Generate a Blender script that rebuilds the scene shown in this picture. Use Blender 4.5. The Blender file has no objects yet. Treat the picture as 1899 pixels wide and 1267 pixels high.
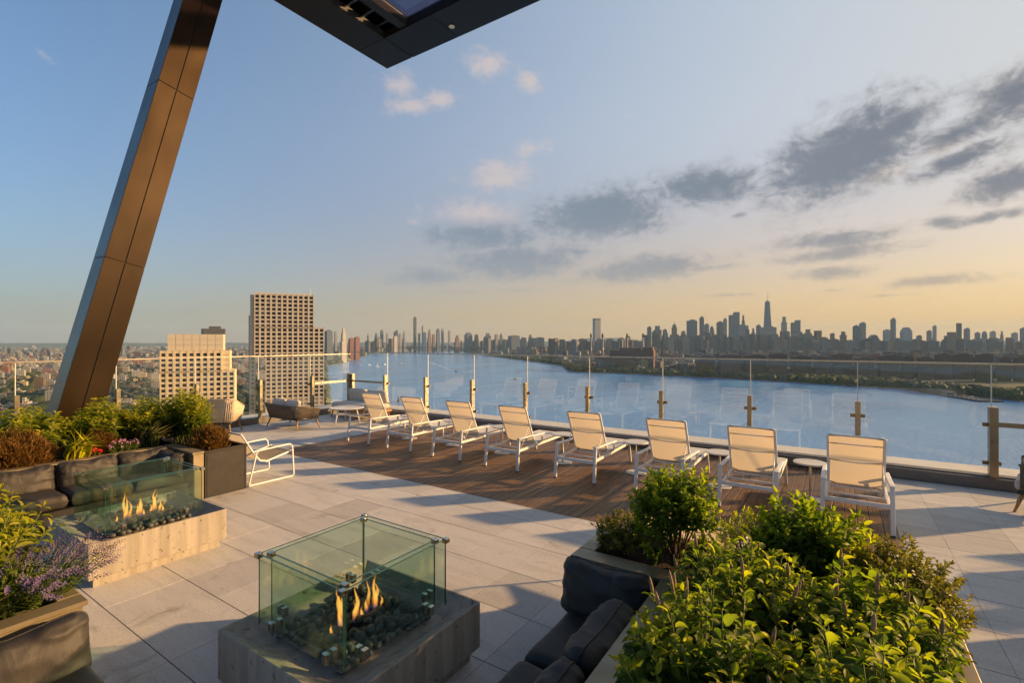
import bpy, bmesh, math, random
import numpy as np
from mathutils import Vector, Matrix, noise as mnoise

# ------------------------------------------------------------------ frame of reference
# World axes follow the paving grid: +Y runs out over the river, +X along the glass screen.
R = math.radians
TH = R(33.7)
CT, ST = math.cos(TH), math.sin(TH)
CX, CY, FPX, CAMZ = 949.5, 633.5, 908.0, 2.2
GROUND = -110.0
SUN_AZ, SUN_EL = 81.0, 15.5          # degrees; azimuth to the right of the view direction
EXPO = 1.0
SKY_STRENGTH = 0.1

def W(r, f):
    return (CT * r - ST * f, ST * r + CT * f)

def ray(px, depth):
    return W((px - CX) / FPX * depth, depth)

def at(px, py, z):
    d = FPX * (CAMZ - z) / (py - CY)
    x, y = ray(px, d)
    return Vector((x, y, z))

scene = bpy.context.scene
COL = scene.collection
rng = random.Random(7)
nrg = np.random.default_rng(11)

# ------------------------------------------------------------------ camera
cam = bpy.data.cameras.new('camera')
cam.sensor_width = 36.0
cam.lens = FPX / 1899.0 * 36.0
cam.clip_start = 0.05
cam.clip_end = 60000.0
cam_o = bpy.data.objects.new('camera', cam)
COL.objects.link(cam_o)
cam_o.location = (0, 0, CAMZ)
cam_o.rotation_euler = (R(90), 0, TH)
scene.camera = cam_o

# ------------------------------------------------------------------ render settings
scene.render.engine = 'CYCLES'
scene.view_settings.view_transform = 'Standard'
scene.view_settings.look = 'None'
scene.view_settings.exposure = EXPO
scene.view_settings.gamma = 1.0
scene.view_settings.use_curve_mapping = False
cy = scene.cycles
cy.use_denoising = True
cy.use_adaptive_sampling = True
cy.adaptive_threshold = 0.015
cy.denoiser = 'OPENIMAGEDENOISE'
cy.max_bounces = 8
cy.diffuse_bounces = 3
cy.glossy_bounces = 4
cy.transmission_bounces = 4
cy.transparent_max_bounces = 28
cy.volume_bounces = 0
cy.caustics_reflective = False
cy.caustics_refractive = False
cy.sample_clamp_indirect = 6.0

# ------------------------------------------------------------------ node helper
class NT:
    def __init__(s, tree):
        s.t = tree
        tree.nodes.clear()
    def new(s, typ, **kw):
        n = s.t.nodes.new(typ)
        for k, v in kw.items():
            setattr(n, k, v)
        return n
    def put(s, sock, v):
        if v is None:
            return
        if isinstance(v, bpy.types.NodeSocket):
            s.t.links.new(v, sock)
        else:
            sock.default_value = v
    def math(s, op, a, b=None, c=None, clamp=False):
        n = s.new('ShaderNodeMath', operation=op, use_clamp=clamp)
        for i, v in enumerate((a, b, c)):
            s.put(n.inputs[i], v)
        return n.outputs[0]
    def vm(s, op, a, b=None):
        n = s.new('ShaderNodeVectorMath', operation=op)
        s.put(n.inputs[0], a)
        if b is not None:
            s.put(n.inputs[1], b)
        return n.outputs['Value'] if op in ('DOT_PRODUCT', 'LENGTH', 'DISTANCE') else n.outputs[0]
    def mix(s, f, a, b, blend='MIX'):
        n = s.new('ShaderNodeMix', data_type='RGBA', blend_type=blend)
        s.put(n.inputs[0], f)
        s.put(n.inputs[6], a if isinstance(a, bpy.types.NodeSocket) else (*a[:3], 1))
        s.put(n.inputs[7], b if isinstance(b, bpy.types.NodeSocket) else (*b[:3], 1))
        return n.outputs[2]
    def sm(s, v, lo, hi, a=0.0, b=1.0, kind='SMOOTHSTEP'):
        n = s.new('ShaderNodeMapRange', interpolation_type=kind)
        s.put(n.inputs[0], v); s.put(n.inputs[1], lo); s.put(n.inputs[2], hi)
        s.put(n.inputs[3], a); s.put(n.inputs[4], b)
        return n.outputs[0]
    def noise(s, vec, scale, detail=3.0, rough=0.5, dist=0.0, out='Fac'):
        n = s.new('ShaderNodeTexNoise')
        if vec is not None:
            s.put(n.inputs['Vector'], vec)
        n.inputs['Scale'].default_value = scale
        n.inputs['Detail'].default_value = detail
        n.inputs['Roughness'].default_value = rough
        n.inputs['Distortion'].default_value = dist
        return n.outputs[out]
    def mapping(s, vec, loc=(0, 0, 0), rot=(0, 0, 0), scale=(1, 1, 1), typ='POINT'):
        n = s.new('ShaderNodeMapping', vector_type=typ)
        s.put(n.inputs[0], vec)
        n.inputs[1].default_value = loc
        n.inputs[2].default_value = rot
        n.inputs[3].default_value = scale
        return n.outputs[0]
    def ramp(s, fac, stops, interp='LINEAR'):
        n = s.new('ShaderNodeValToRGB')
        s.put(n.inputs[0], fac)
        cr = n.color_ramp
        cr.interpolation = interp
        while len(cr.elements) < len(stops):
            cr.elements.new(0.5)
        for e, (p, col) in zip(cr.elements, stops):
            e.position = p
            e.color = (*col[:3], 1)
        return n.outputs[0]
    def coord(s, which='Object'):
        return s.new('ShaderNodeTexCoord').outputs[which]
    def bump(s, h, strength=0.3, dist=0.01):
        n = s.new('ShaderNodeBump')
        n.inputs['Strength'].default_value = strength
        n.inputs['Distance'].default_value = dist
        s.put(n.inputs['Height'], h)
        return n.outputs[0]

# ------------------------------------------------------------------ sky
def build_world():
    w = bpy.data.worlds.new('World')
    scene.world = w
    w.use_nodes = True
    t = NT(w.node_tree)
    out = t.new('ShaderNodeOutputWorld')
    bg = t.new('ShaderNodeBackground')
    bg.inputs[1].default_value = SKY_STRENGTH
    t.t.links.new(bg.outputs[0], out.inputs[0])
    sky = t.new('ShaderNodeTexSky', sky_type='NISHITA')
    sky.sun_disc = False
    sky.sun_elevation = R(SUN_EL)
    sky.sun_rotation = R(SUN_AZ) - TH
    sky.altitude = 60
    sky.air_density = 1.0
    sky.dust_density = 1.2
    sky.ozone_density = 2.5
    d = t.coord('Generated')
    r = t.vm('DOT_PRODUCT', d, (CT, ST, 0))
    f = t.vm('DOT_PRODUCT', d, (-ST, CT, 0))
    z = t.vm('DOT_PRODUCT', d, (0, 0, 1))
    deg = 180 / math.pi
    az = t.math('MULTIPLY', t.math('ARCTAN2', r, f), deg)
    el = t.math('MULTIPLY', t.math('ARCSINE', z), deg)
    P = t.new('ShaderNodeCombineXYZ')
    t.put(P.inputs[0], az); t.put(P.inputs[1], el)
    P = P.outputs[0]
    # dusty evening air: warm near the horizon, strongest on the sun's side
    sunward = t.math('MULTIPLY_ADD', t.math('COSINE', t.math('MULTIPLY', t.math('SUBTRACT', az, SUN_AZ), 1 / deg)), 0.5, 0.5)
    low = t.math('POWER', 2.718, t.math('DIVIDE', t.math('ABSOLUTE', el), t.math('MULTIPLY_ADD', t.math('POWER', sunward, 2.0), -15.0, -12.0)))
    base = t.mix(1.0, sky.outputs[0], SKY_TINT, 'MULTIPLY')
    warm_l = t.mix(sunward, WARM_FAR, WARM_NEAR)
    base = t.mix(t.math('MULTIPLY', low, t.math('MULTIPLY_ADD', sunward, 0.12, 0.84)), base, warm_l)
    # pale veil towards the sun, higher up
    veil = t.math('MULTIPLY', t.math('POWER', sunward, 1.8), t.sm(el, 5.0, 24.0, 0.0, 0.95))
    base = t.mix(veil, base, t.mix(t.math('POWER', sunward, 4.0), VEIL_A, VEIL_B))
    # clouds: soft patches given by direction, broken up by noise
    q = t.mapping(P, scale=(0.14, 0.20, 1))
    wv = t.noise(q, 1.3, 2, 0.5, 0, 'Color')
    q2 = t.vm('ADD', q, t.vm('MULTIPLY', t.vm('SUBTRACT', wv, (0.5, 0.5, 0.5)), (0.42, 0.42, 0)))
    n1 = t.noise(q2, 3.4, 10, 0.66)
    n1 = t.math('MULTIPLY_ADD', t.math('SUBTRACT', 0.32, t.math('ABSOLUTE', t.math('SUBTRACT', t.noise(q2, 4.2, 4, 0.55), 0.5))), 0.55, t.math('MULTIPLY', n1, 0.75))
    n2 = t.noise(q2, 0.9, 4, 0.5)
    nz = t.math('SUBTRACT', t.math('MULTIPLY_ADD', n1, 1.75, t.math('MULTIPLY', n2, 0.55)), 1.13)
    def blobs(lst):
        acc = None
        for (px, py, ax, ay, tilt, amp) in lst:
            a0 = math.atan((px - CX) / FPX)
            e0 = math.atan((CY - py) / FPX * math.cos(a0))
            a1 = math.atan((px + ax - CX) / FPX) - math.atan((px - ax - CX) / FPX)
            e1 = math.atan((CY - py + ay) / FPX * math.cos(a0)) - math.atan((CY - py - ay) / FPX * math.cos(a0))
            v = t.mapping(P, loc=(a0 * deg, e0 * deg, 0), rot=(0, 0, R(tilt)),
                          scale=(a1 * deg / 2, e1 * deg / 2, 1), typ='TEXTURE')
            l = t.math('MULTIPLY_ADD', t.vm('LENGTH', v), -0.66, amp)
            acc = l if acc is None else t.math('MAXIMUM', acc, l)
        return acc
    dark = [(1560, 290, 135, 66, 22, 1.08), (1660, 235, 110, 34, 15, .9), (1500, 335, 52, 22, 0, .92), (1780, 245, 130, 30, 8, .85),
            (1870, 180, 80, 48, 25, 1.0), (1790, 292, 110, 24, 15, .9), (1860, 340, 85, 30, 12, .95), (1830, 404, 120, 12, 5, .75),
            (1750, 412, 52, 13, 0, .75), (1305, 345, 98, 36, 0, 1.0), (1215, 338, 26, 9, 8, .5), (1112, 398, 106, 38, 3, 1.08),
            (1190, 420, 62, 17, 0, .8), (1010, 412, 50, 26, 0, .66), (960, 486, 120, 30, 3, 1.0), (1075, 468, 72, 11, 0, .6),
            (795, 512, 75, 18, 3, .9), (900, 440, 110, 28, 0, .9), (1190, 500, 125, 24, 4, .92), (1330, 496, 70, 10, 3, .64),
            (1540, 446, 130, 18, 2, .85), (1560, 470, 135, 18, 2, .8), (1545, 505, 80, 15, 0, .8), (1720, 521, 130, 12, 1, .78), (1370, 399, 22, 8, 0, .6),
            (1350, 547, 110, 7, 1, .46), (1560, 537, 70, 6, 1, .42), (850, 541, 80, 7, 0, .4), (960, 538, 75, 8, 0, .42), (1640, 548, 110, 6, 0, .4),
            (3300, 200, 900, 200, 5, .8), (2300, 420, 160, 30, 6, .75), (2500, 250, 160, 50, 8, .8), (-900, 330, 260, 40, -6, .4)]
    light = [(905, 118, 42, 30, -8, .88), (980, 150, 32, 24, -25, .78), (745, 158, 40, 32, -10, .8), (762, 198, 62, 22, 6, .78), (818, 184, 34, 24, 0, .82),
             (925, 328, 78, 36, 4, .78), (985, 275, 62, 28, 10, .56), (885, 395, 100, 32, 0, .74), (770, 412, 30, 18, 0, .4), (1160, 215, 50, 16, 12, .3),
             (1640, 320, 90, 30, 14, .55), (1760, 268, 130, 34, 12, .5), (80, 100, 150, 26, -38, .22), (60, 455, 60, 12, -10, .2),
             (600, -500, 500, 160, 10, .5), (1500, -700, 400, 160, -10, .45), (-1200, 60, 400, 80, 8, .5)]
    Dd = t.math('ADD', blobs(dark), nz)
    Dl = t.math('ADD', blobs(light), nz)
    al = t.sm(Dl, 0.05, 0.85, 0, .85)
    ad = t.sm(Dd, -0.04, 0.62, 0, 1)
    core = t.sm(Dd, 0.18, 0.85)
    s3 = t.math('POWER', sunward, 3.0)
    lightc = t.mix(s3, CL_LIGHT_A, CL_LIGHT_B)
    base = t.mix(al, base, lightc)
    rim = t.mix(0.5, base, lightc)
    darkc = t.mix(s3, CL_DARK_A, CL_DARK_B)
    soft = t.mix(0.45, t.mix(t.math('MULTIPLY', s3, .45), base, lightc), darkc)
    cl = t.mix(core, soft, darkc)
    # thin low streaks fade into the haze near the horizon
    fade = t.sm(el, 1.0, 16.0, .35, 0.95)
    base = t.mix(t.math('MULTIPLY', ad, fade), base, cl)
    t.t.links.new(base, bg.inputs[0])
    w.cycles.sampling_method = 'MANUAL'
    w.cycles.sample_map_resolution = 512

K = 1.0 / (SKY_STRENGTH * 2 ** EXPO)
def disp(r, g, b, k=1.0):
    "display sRGB 0-255 of a patch of sky -> radiance before strength and exposure"
    f = lambda v: ((v / 255 + 0.055) / 1.055) ** 2.4 if v > 10 else v / 255 / 12.92
    return tuple(f(v) * K * k for v in (r, g, b))
SKY_TINT = (0.60, 0.86, 0.99)
WARM_FAR = disp(112, 122, 138)
WARM_NEAR = disp(264, 196, 90)
VEIL_A = disp(200, 222, 240)
VEIL_B = disp(222, 216, 206)
CL_LIGHT_A = disp(198, 190, 196)
CL_LIGHT_B = disp(250, 226, 196)
CL_DARK_A = disp(132, 150, 168)
CL_DARK_B = disp(110, 110, 120)
build_world()

# ------------------------------------------------------------------ sun
sun = bpy.data.lights.new('sun', 'SUN')
sun.energy = 5.0
sun.color = (1.0, 0.60, 0.26)
sun.angle = R(1.1)
sun_o = bpy.data.objects.new('sun', sun)
COL.objects.link(sun_o)
sx, sy = W(math.sin(R(SUN_AZ)), math.cos(R(SUN_AZ)))
sd = Vector((sx * math.cos(R(SUN_EL)), sy * math.cos(R(SUN_EL)), math.sin(R(SUN_EL))))
sun_o.rotation_euler = sd.to_track_quat('Z', 'Y').to_euler()
sun_o.location = sd * 50

# ------------------------------------------------------------------ mesh helper
class MB:
    def __init__(s):
        s.v = []; s.f = []
    def add(s, verts, faces):
        n = len(s.v)
        s.v.extend([tuple(p) for p in verts])
        s.f.extend([tuple(i + n for i in q) for q in faces])
        return s
    def box(s, x0, x1, y0, y1, z0, z1):
        v = [(x0, y0, z0), (x1, y0, z0), (x1, y1, z0), (x0, y1, z0), (x0, y0, z1), (x1, y0, z1), (x1, y1, z1), (x0, y1, z1)]
        return s.add(v, [(0, 3, 2, 1), (4, 5, 6, 7), (0, 1, 5, 4), (1, 2, 6, 5), (2, 3, 7, 6), (3, 0, 4, 7)])
    def beam(s, p, q, w, h, up=(0, 0, 1)):
        p, q, up = Vector(p), Vector(q), Vector(up)
        d = (q - p).normalized()
        a = d.cross(up)
        if a.length < 1e-5:
            a = d.cross(Vector((0, 1, 0)))
        a.normalize()
        b = a.cross(d).normalized()
        v = []
        for e in (p, q):
            for i, j in ((-1, -1), (1, -1), (1, 1), (-1, 1)):
                v.append(e + a * (i * w / 2) + b * (j * h / 2))
        return s.add(v, [(0, 1, 2, 3), (7, 6, 5, 4), (0, 4, 5, 1), (1, 5, 6, 2), (2, 6, 7, 3), (3, 7, 4, 0)])
    def tube(s, pts, r, n=8, closed=False):
        pts = [Vector(p) for p in pts]
        m = len(pts)
        rs = r if isinstance(r, (list, tuple)) else [r] * m
        v = []
        ref = None
        for i in range(m):
            if closed:
                t = (pts[(i + 1) % m] - pts[i - 1]).normalized()
            else:
                t = (pts[min(i + 1, m - 1)] - pts[max(i - 1, 0)]).normalized()
            if ref is None:
                ref = Vector((0, 0, 1)) if abs(t.z) < 0.9 else Vector((1, 0, 0))
            a = (ref - t * ref.dot(t)).normalized()
            ref = a
            b = t.cross(a)
            for k in range(n):
                th = 2 * math.pi * k / n
                v.append(pts[i] + (a * math.cos(th) + b * math.sin(th)) * rs[i])
        f = []
        for i in range(m if closed else m - 1):
            j = (i + 1) % m
            for k in range(n):
                l = (k + 1) % n
                f.append((i * n + k, i * n + l, j * n + l, j * n + k))
        if not closed:
            f.append(tuple(range(n - 1, -1, -1)))
            f.append(tuple((m - 1) * n + k for k in range(n)))
        return s.add(v, f)
    def lathe(s, prof, n=24, c=(0, 0, 0)):
        v = []
        for (r, z) in prof:
            for k in range(n):
                th = 2 * math.pi * k / n
                v.append((c[0] + r * math.cos(th), c[1] + r * math.sin(th), c[2] + z))
        f = []
        for i in range(len(prof) - 1):
            for k in range(n):
                l = (k + 1) % n
                f.append((i * n + k, i * n + l, (i + 1) * n + l, (i + 1) * n + k))
        f.append(tuple(range(n - 1, -1, -1)))
        f.append(tuple((len(prof) - 1) * n + k for k in range(n)))
        return s.add(v, f)
    def prism(s, poly, z0, z1):
        n = len(poly)
        v = [(x, y, z0) for x, y in poly] + [(x, y, z1) for x, y in poly]
        f = [tuple(range(n - 1, -1, -1)), tuple(range(n, 2 * n))]
        f += [(i, (i + 1) % n, (i + 1) % n + n, i + n) for i in range(n)]
        return s.add(v, f)
    def mesh(s, name, bevel=0, seg=1, smooth=False):
        me = bpy.data.meshes.new(name)
        me.from_pydata(s.v, [], s.f)
        if bevel:
            bm = bmesh.new()
            bm.from_mesh(me)
            bmesh.ops.bevel(bm, geom=list(bm.edges), offset=bevel, segments=seg, affect='EDGES', profile=0.5, clamp_overlap=True)
            bm.to_mesh(me)
            bm.free()
        if smooth:
            me.polygons.foreach_set('use_smooth', [True] * len(me.polygons))
        me.update()
        return me
    def build(s, name, mat, parent=None, loc=None, rot=None, bevel=0, seg=1, smooth=False):
        return obj(name, s.mesh(name, bevel, seg, smooth), mat, parent, loc, rot)

def obj(name, me, mat=None, parent=None, loc=None, rot=None, scale=None):
    o = bpy.data.objects.new(name, me)
    COL.objects.link(o)
    if mat is not None and me is not None and len(me.materials) == 0:
        me.materials.append(mat)
    if parent is not None:
        o.parent = parent
    if loc is not None:
        o.location = loc
    if rot is not None:
        o.rotation_euler = rot if isinstance(rot, (tuple, list)) else (0, 0, rot)
    if scale is not None:
        o.scale = scale
    return o

def tag(o, label=None, cat=None, group=None, kind=None):
    if label: o['label'] = label
    if cat: o['category'] = cat
    if group: o['group'] = group
    if kind: o['kind'] = kind
    return o

def thing(name, label, cat, loc=(0, 0, 0), rz=0.0, group=None):
    o = bpy.data.objects.new(name, None)
    o.empty_display_size = 0.2
    COL.objects.link(o)
    o.location = loc
    o.rotation_euler = (0, 0, rz)
    return tag(o, label, cat, group)

KIDS = {}
def copy_tree(o, parent=None):
    c = o.copy()
    COL.objects.link(c)
    c.parent = parent
    for ch in [k for k in COL.objects if k.parent == o] if o not in KIDS else KIDS[o]:
        copy_tree(ch, c)
    return c

def copy_thing(o, loc, rz, label, kids):
    "copy a thing with its parts and sub-parts; kids maps each object to its children"
    def rec(x, p):
        c = x.copy()
        COL.objects.link(c)
        c.parent = p
        for k in kids.get(x.name, ()):
            rec(k, c)
        return c
    c = rec(o, None)
    c.location = loc
    c.rotation_euler = (0, 0, rz)
    c['label'] = label
    return c

def kidmap(root):
    m = {}
    for o in COL.objects:
        if o.parent is not None:
            m.setdefault(o.parent.name, []).append(o)
    return m

# ------------------------------------------------------------------ materials
MATS = {}
def newmat(name):
    m = bpy.data.materials.new(name)
    m.use_nodes = True
    t = NT(m.node_tree)
    o = t.new('ShaderNodeOutputMaterial')
    MATS[name] = m
    return m, t, o

def principled(t, o, col, rough=0.6, metal=0.0, spec=0.5, normal=None, **kw):
    b = t.new('ShaderNodeBsdfPrincipled')
    t.put(b.inputs['Base Color'], col if isinstance(col, bpy.types.NodeSocket) else (*col[:3], 1))
    t.put(b.inputs['Roughness'], rough)
    t.put(b.inputs['Metallic'], metal)
    t.put(b.inputs['Specular IOR Level'], spec)
    if normal is not None:
        t.put(b.inputs['Normal'], normal)
    for k, v in kw.items():
        t.put(b.inputs[k], v)
    if o is not None:
        t.t.links.new(b.outputs[0], o.inputs[0])
    return b

def simple(name, col, rough=0.6, metal=0.0, spec=0.5, var=0.12, scale=6.0, bump=0.0, bscale=60.0, dist=0.004):
    m, t, o = newmat(name)
    co = t.coord('Object')
    n = t.noise(co, scale, 5, 0.6)
    c = t.mix(t.sm(n, 0.3, 0.7, 0, 1, 'LINEAR'), tuple(v * (1 - var) for v in col), tuple(min(1, v * (1 + var)) for v in col))
    rr = t.sm(t.noise(co, scale * 2.3, 3), 0.3, 0.7, max(0.02, rough - 0.08), min(1, rough + 0.08), 'LINEAR')
    nm = t.bump(t.noise(co, bscale, 3), bump, dist) if bump else None
    principled(t, o, c, rr, metal, spec, nm)
    return m

simple('white_metal', (0.78, 0.77, 0.74), 0.38, 0, 0.5, 0.05, 9)
simple('bronze_post', (0.34, 0.29, 0.20), 0.34, 0.85, 0.5, 0.12, 5)
simple('dark_clamp', (0.26, 0.20, 0.12), 0.35, 0.9, 0.5, 0.2, 20)
simple('steel_clip', (0.55, 0.50, 0.40), 0.22, 1.0, 0.5, 0.1, 30)
simple('rail_metal', (0.62, 0.52, 0.40), 0.3, 0.8, 0.5, 0.08, 4)
simple('kerb_metal', (0.17, 0.155, 0.14), 0.45, 0.3, 0.5, 0.14, 3, 0.1, 40)
simple('ledge_stone', (0.62, 0.60, 0.54), 0.55, 0, 0.5, 0.08, 2.5, 0.15, 50)
simple('planter_bronze', (0.30, 0.245, 0.15), 0.42, 0.45, 0.5, 0.14, 4, 0.06, 80)
simple('planter_black', (0.022, 0.020, 0.018), 0.5, 0, 0.4, 0.25, 7, 0.12, 160, 0.002)
simple('soil', (0.035, 0.024, 0.016), 0.95, 0, 0.2, 0.5, 26, 1.0, 70, 0.03)
simple('rubber', (0.02, 0.02, 0.02), 0.7)
simple('wood_leg', (0.40, 0.20, 0.07), 0.45, 0, 0.5, 0.2, 14)
simple('cream_fabric', (0.60, 0.54, 0.46), 0.9, 0, 0.2, 0.07, 8, 0.35, 420, 0.001)
simple('rope_dark', (0.16, 0.13, 0.10), 0.85, 0, 0.2, 0.25, 20, 0.4, 300, 0.002)
simple('rope_cream', (0.55, 0.46, 0.34), 0.85, 0, 0.2, 0.15, 20, 0.4, 300, 0.002)
simple('table_white', (0.62, 0.60, 0.56), 0.5, 0, 0.5, 0.06, 5)
simple('steel_dark', (0.05, 0.05, 0.05), 0.4, 0.8)
simple('pebble', (0.065, 0.066, 0.06), 0.55, 0, 0.5, 0.45, 14, 0.2, 60, 0.004)
simple('burner', (0.015, 0.014, 0.013), 0.6, 0.5)
simple('asphalt', (0.06, 0.06, 0.06), 0.9)
simple('flower_red', (0.62, 0.015, 0.02), 0.6, 0, 0.3, 0.2, 30)
simple('flower_lilac', (0.50, 0.25, 0.40), 0.7, 0, 0.3, 0.25, 30)
simple('flower_purple', (0.12, 0.085, 0.19), 0.75, 0, 0.3, 0.25, 30)
simple('flower_spike', (0.30, 0.20, 0.11), 0.8, 0, 0.3, 0.3, 60, 0.6, 300, 0.004)
simple('stem', (0.14, 0.17, 0.05), 0.7, 0, 0.3, 0.3, 20)
simple('twig', (0.09, 0.06, 0.035), 0.85, 0, 0.3, 0.3, 20)
simple('boat_white', (0.8, 0.8, 0.78), 0.4)
simple('boat_dark', (0.05, 0.05, 0.055), 0.6)
simple('foam', (0.75, 0.8, 0.85), 0.8)

def m_tile():
    m, t, o = newmat('paver')
    oi = t.new('ShaderNodeObjectInfo')
    n = t.new('ShaderNodeNewGeometry').outputs['Position']
    base = t.ramp(oi.outputs['Random'], [(0.0, (0.49, 0.47, 0.445)), (0.05, (0.50, 0.48, 0.455)), (0.07, (0.53, 0.51, 0.485)), (0.35, (0.62, 0.60, 0.57)), (0.7, (0.58, 0.56, 0.535)), (1.0, (0.66, 0.64, 0.61))])
    big = t.noise(n, 1.1, 4, 0.6)
    streak = t.noise(t.mapping(n, rot=(0, 0, R(20)), scale=(0.6, 4.0, 1)), 1.7, 5, 0.62)
    c = t.mix(t.sm(streak, 0.42, 0.72, 0, 0.36), base, (0.27, 0.255, 0.235))
    c = t.mix(t.sm(big, 0.5, 0.72, 0, 0.3), c, (0.52, 0.49, 0.45))
    # coarse exfoliated granite grain
    g0 = t.noise(n, 48, 3, 0.7)
    c = t.mix(t.sm(g0, 0.50, 0.66, 0, 0.32), c, (0.27, 0.255, 0.24))
    c = t.mix(t.sm(g0, 0.48, 0.34, 0, 0.25), c, (0.64, 0.61, 0.57))
    g1 = t.noise(n, 165, 2, 0.6)
    g2 = t.noise(n, 420, 1, 0.5)
    c = t.mix(t.sm(g1, 0.53, 0.64, 0, 0.5), c, (0.20, 0.19, 0.18))
    c = t.mix(t.sm(g2, 0.58, 0.66, 0, 0.4), c, (0.66, 0.63, 0.58))
    stain = t.noise(n, 2.7, 6, 0.7, 0.6)
    c = t.mix(t.sm(stain, 0.57, 0.72, 0, 0.5), c, (0.16, 0.15, 0.135))
    nm = t.bump(t.math('ADD', g1, t.math('MULTIPLY', g2, 0.5)), 0.5, 0.004)
    principled(t, o, c, t.sm(big, 0.3, 0.7, 0.55, 0.78), 0, 0.4, nm)
m_tile()

def m_deck():
    m, t, o = newmat('decking')
    oi = t.new('ShaderNodeObjectInfo')
    n = t.new('ShaderNodeNewGeometry').outputs['Position']
    base = t.ramp(oi.outputs['Random'], [(0.0, (0.135, 0.07, 0.027)), (0.3, (0.21, 0.118, 0.048)), (0.65, (0.17, 0.093, 0.037)), (1.0, (0.28, 0.165, 0.07))])
    off = t.vm('ADD', n, t.vm('MULTIPLY', (7.3, 31.0, 0.0), oi.outputs['Random']))
    g = t.noise(t.mapping(off, scale=(22, 0.9, 1)), 3.0, 6, 0.65, 0.4)
    c = t.mix(t.sm(g, 0.35, 0.68, 0, 0.7), base, (0.07, 0.036, 0.02))
    wear = t.noise(n, 1.6, 4, 0.6)
    c = t.mix(t.sm(wear, 0.5, 0.75, 0, 0.35), c, (0.24, 0.15, 0.08))
    gr = t.math('SINE', t.math('MULTIPLY', t.vm('DOT_PRODUCT', n, (1, 0, 0)), 2 * math.pi / 0.0125))
    nm = t.bump(t.math('ADD', t.math('MULTIPLY', gr, 0.3), g), 0.35, 0.004)
    principled(t, o, c, t.sm(g, 0.3, 0.7, 0.42, 0.62), 0, 0.4, nm)
m_deck()

def m_concrete():
    m, t, o = newmat('board_concrete')
    p = t.coord('Object')
    v = t.noise(t.mapping(p, scale=(7, 7, 0.5)), 1.6, 5, 0.6)
    c = t.mix(t.sm(v, 0.3, 0.7), (0.27, 0.24, 0.20), (0.40, 0.36, 0.305))
    c = t.mix(t.sm(t.noise(p, 5.5, 6, 0.7), 0.55, 0.75, 0, 0.5), c, (0.22, 0.195, 0.165))
    bl = t.noise(p, 19, 4, 0.62)
    hole = t.sm(bl, 0.62, 0.67)
    c = t.mix(t.math('MULTIPLY', hole, 0.8), c, (0.10, 0.085, 0.07))
    nm = t.bump(t.math('SUBTRACT', t.math('MULTIPLY', v, 0.5), hole), 0.5, 0.006)
    principled(t, o, c, 0.8, 0, 0.3, nm)
m_concrete()

def m_leather():
    m, t, o = newmat('black_cushion')
    p = t.coord('Object')
    n = t.noise(p, 9, 4, 0.6)
    c = t.mix(n, (0.026, 0.023, 0.021), (0.046, 0.041, 0.037))
    gr = t.noise(p, 300, 2)
    fold = t.noise(t.mapping(p, scale=(1.6, 1, .7)), 4.0, 4, 0.55, 1.6)
    nm = t.bump(t.math('MULTIPLY_ADD', gr, 0.16, fold), 0.24, 0.02)
    principled(t, o, c, 0.6, 0, 0.4, nm)
m_leather()

def m_bronze_panel():
    m, t, o = newmat('bronze_panel')
    oi = t.new('ShaderNodeObjectInfo')
    p = t.coord('Object')
    n = t.noise(t.mapping(p, scale=(1, 1, 0.6)), 1.2, 2, 0.5)
    c = t.mix(n, (0.056, 0.037, 0.022), (0.068, 0.045, 0.027))
    c = t.mix(t.math('MULTIPLY', oi.outputs['Random'], 0.25), c, (0.06, 0.042, 0.026))
    principled(t, o, c, t.sm(n, 0.3, 0.7, 0.27, 0.36), 0.9, 0.5, t.bump(n, 0.04, 0.02))
    m, t, o = newmat('soffit_panel')
    oi = t.new('ShaderNodeObjectInfo')
    c = t.ramp(oi.outputs['Random'], [(0, (0.020, 0.018, 0.020)), (1, (0.030, 0.027, 0.028))])
    principled(t, o, c, 0.42, 0.2, 0.4)
    m, t, o = newmat('louvre_metal')
    principled(t, o, (0.10, 0.10, 0.11), 0.3, 0.8, 0.5)
m_bronze_panel()

def m_sling():
    m, t, o = newmat('sling_fabric')
    p = t.coord('Object')
    w = t.noise(p, 240, 2, 0.5)
    c = t.mix(w, (0.50, 0.425, 0.32), (0.62, 0.53, 0.41))
    d = t.new('ShaderNodeBsdfDiffuse'); t.put(d.inputs[0], c)
    tr = t.new('ShaderNodeBsdfTranslucent'); t.put(tr.inputs[0], c)
    mx = t.new('ShaderNodeMixShader'); mx.inputs[0].default_value = 0.5
    t.t.links.new(d.outputs[0], mx.inputs[1]); t.t.links.new(tr.outputs[0], mx.inputs[2])
    t.t.links.new(mx.outputs[0], o.inputs[0])
    m, t, o = newmat('seat_sling')
    p = t.coord('Object')
    w = t.noise(p, 240, 2, 0.5)
    principled(t, o, t.mix(w, (0.66, 0.62, 0.55), (0.78, 0.74, 0.67)), 0.8, 0, 0.3)
m_sling()

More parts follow.
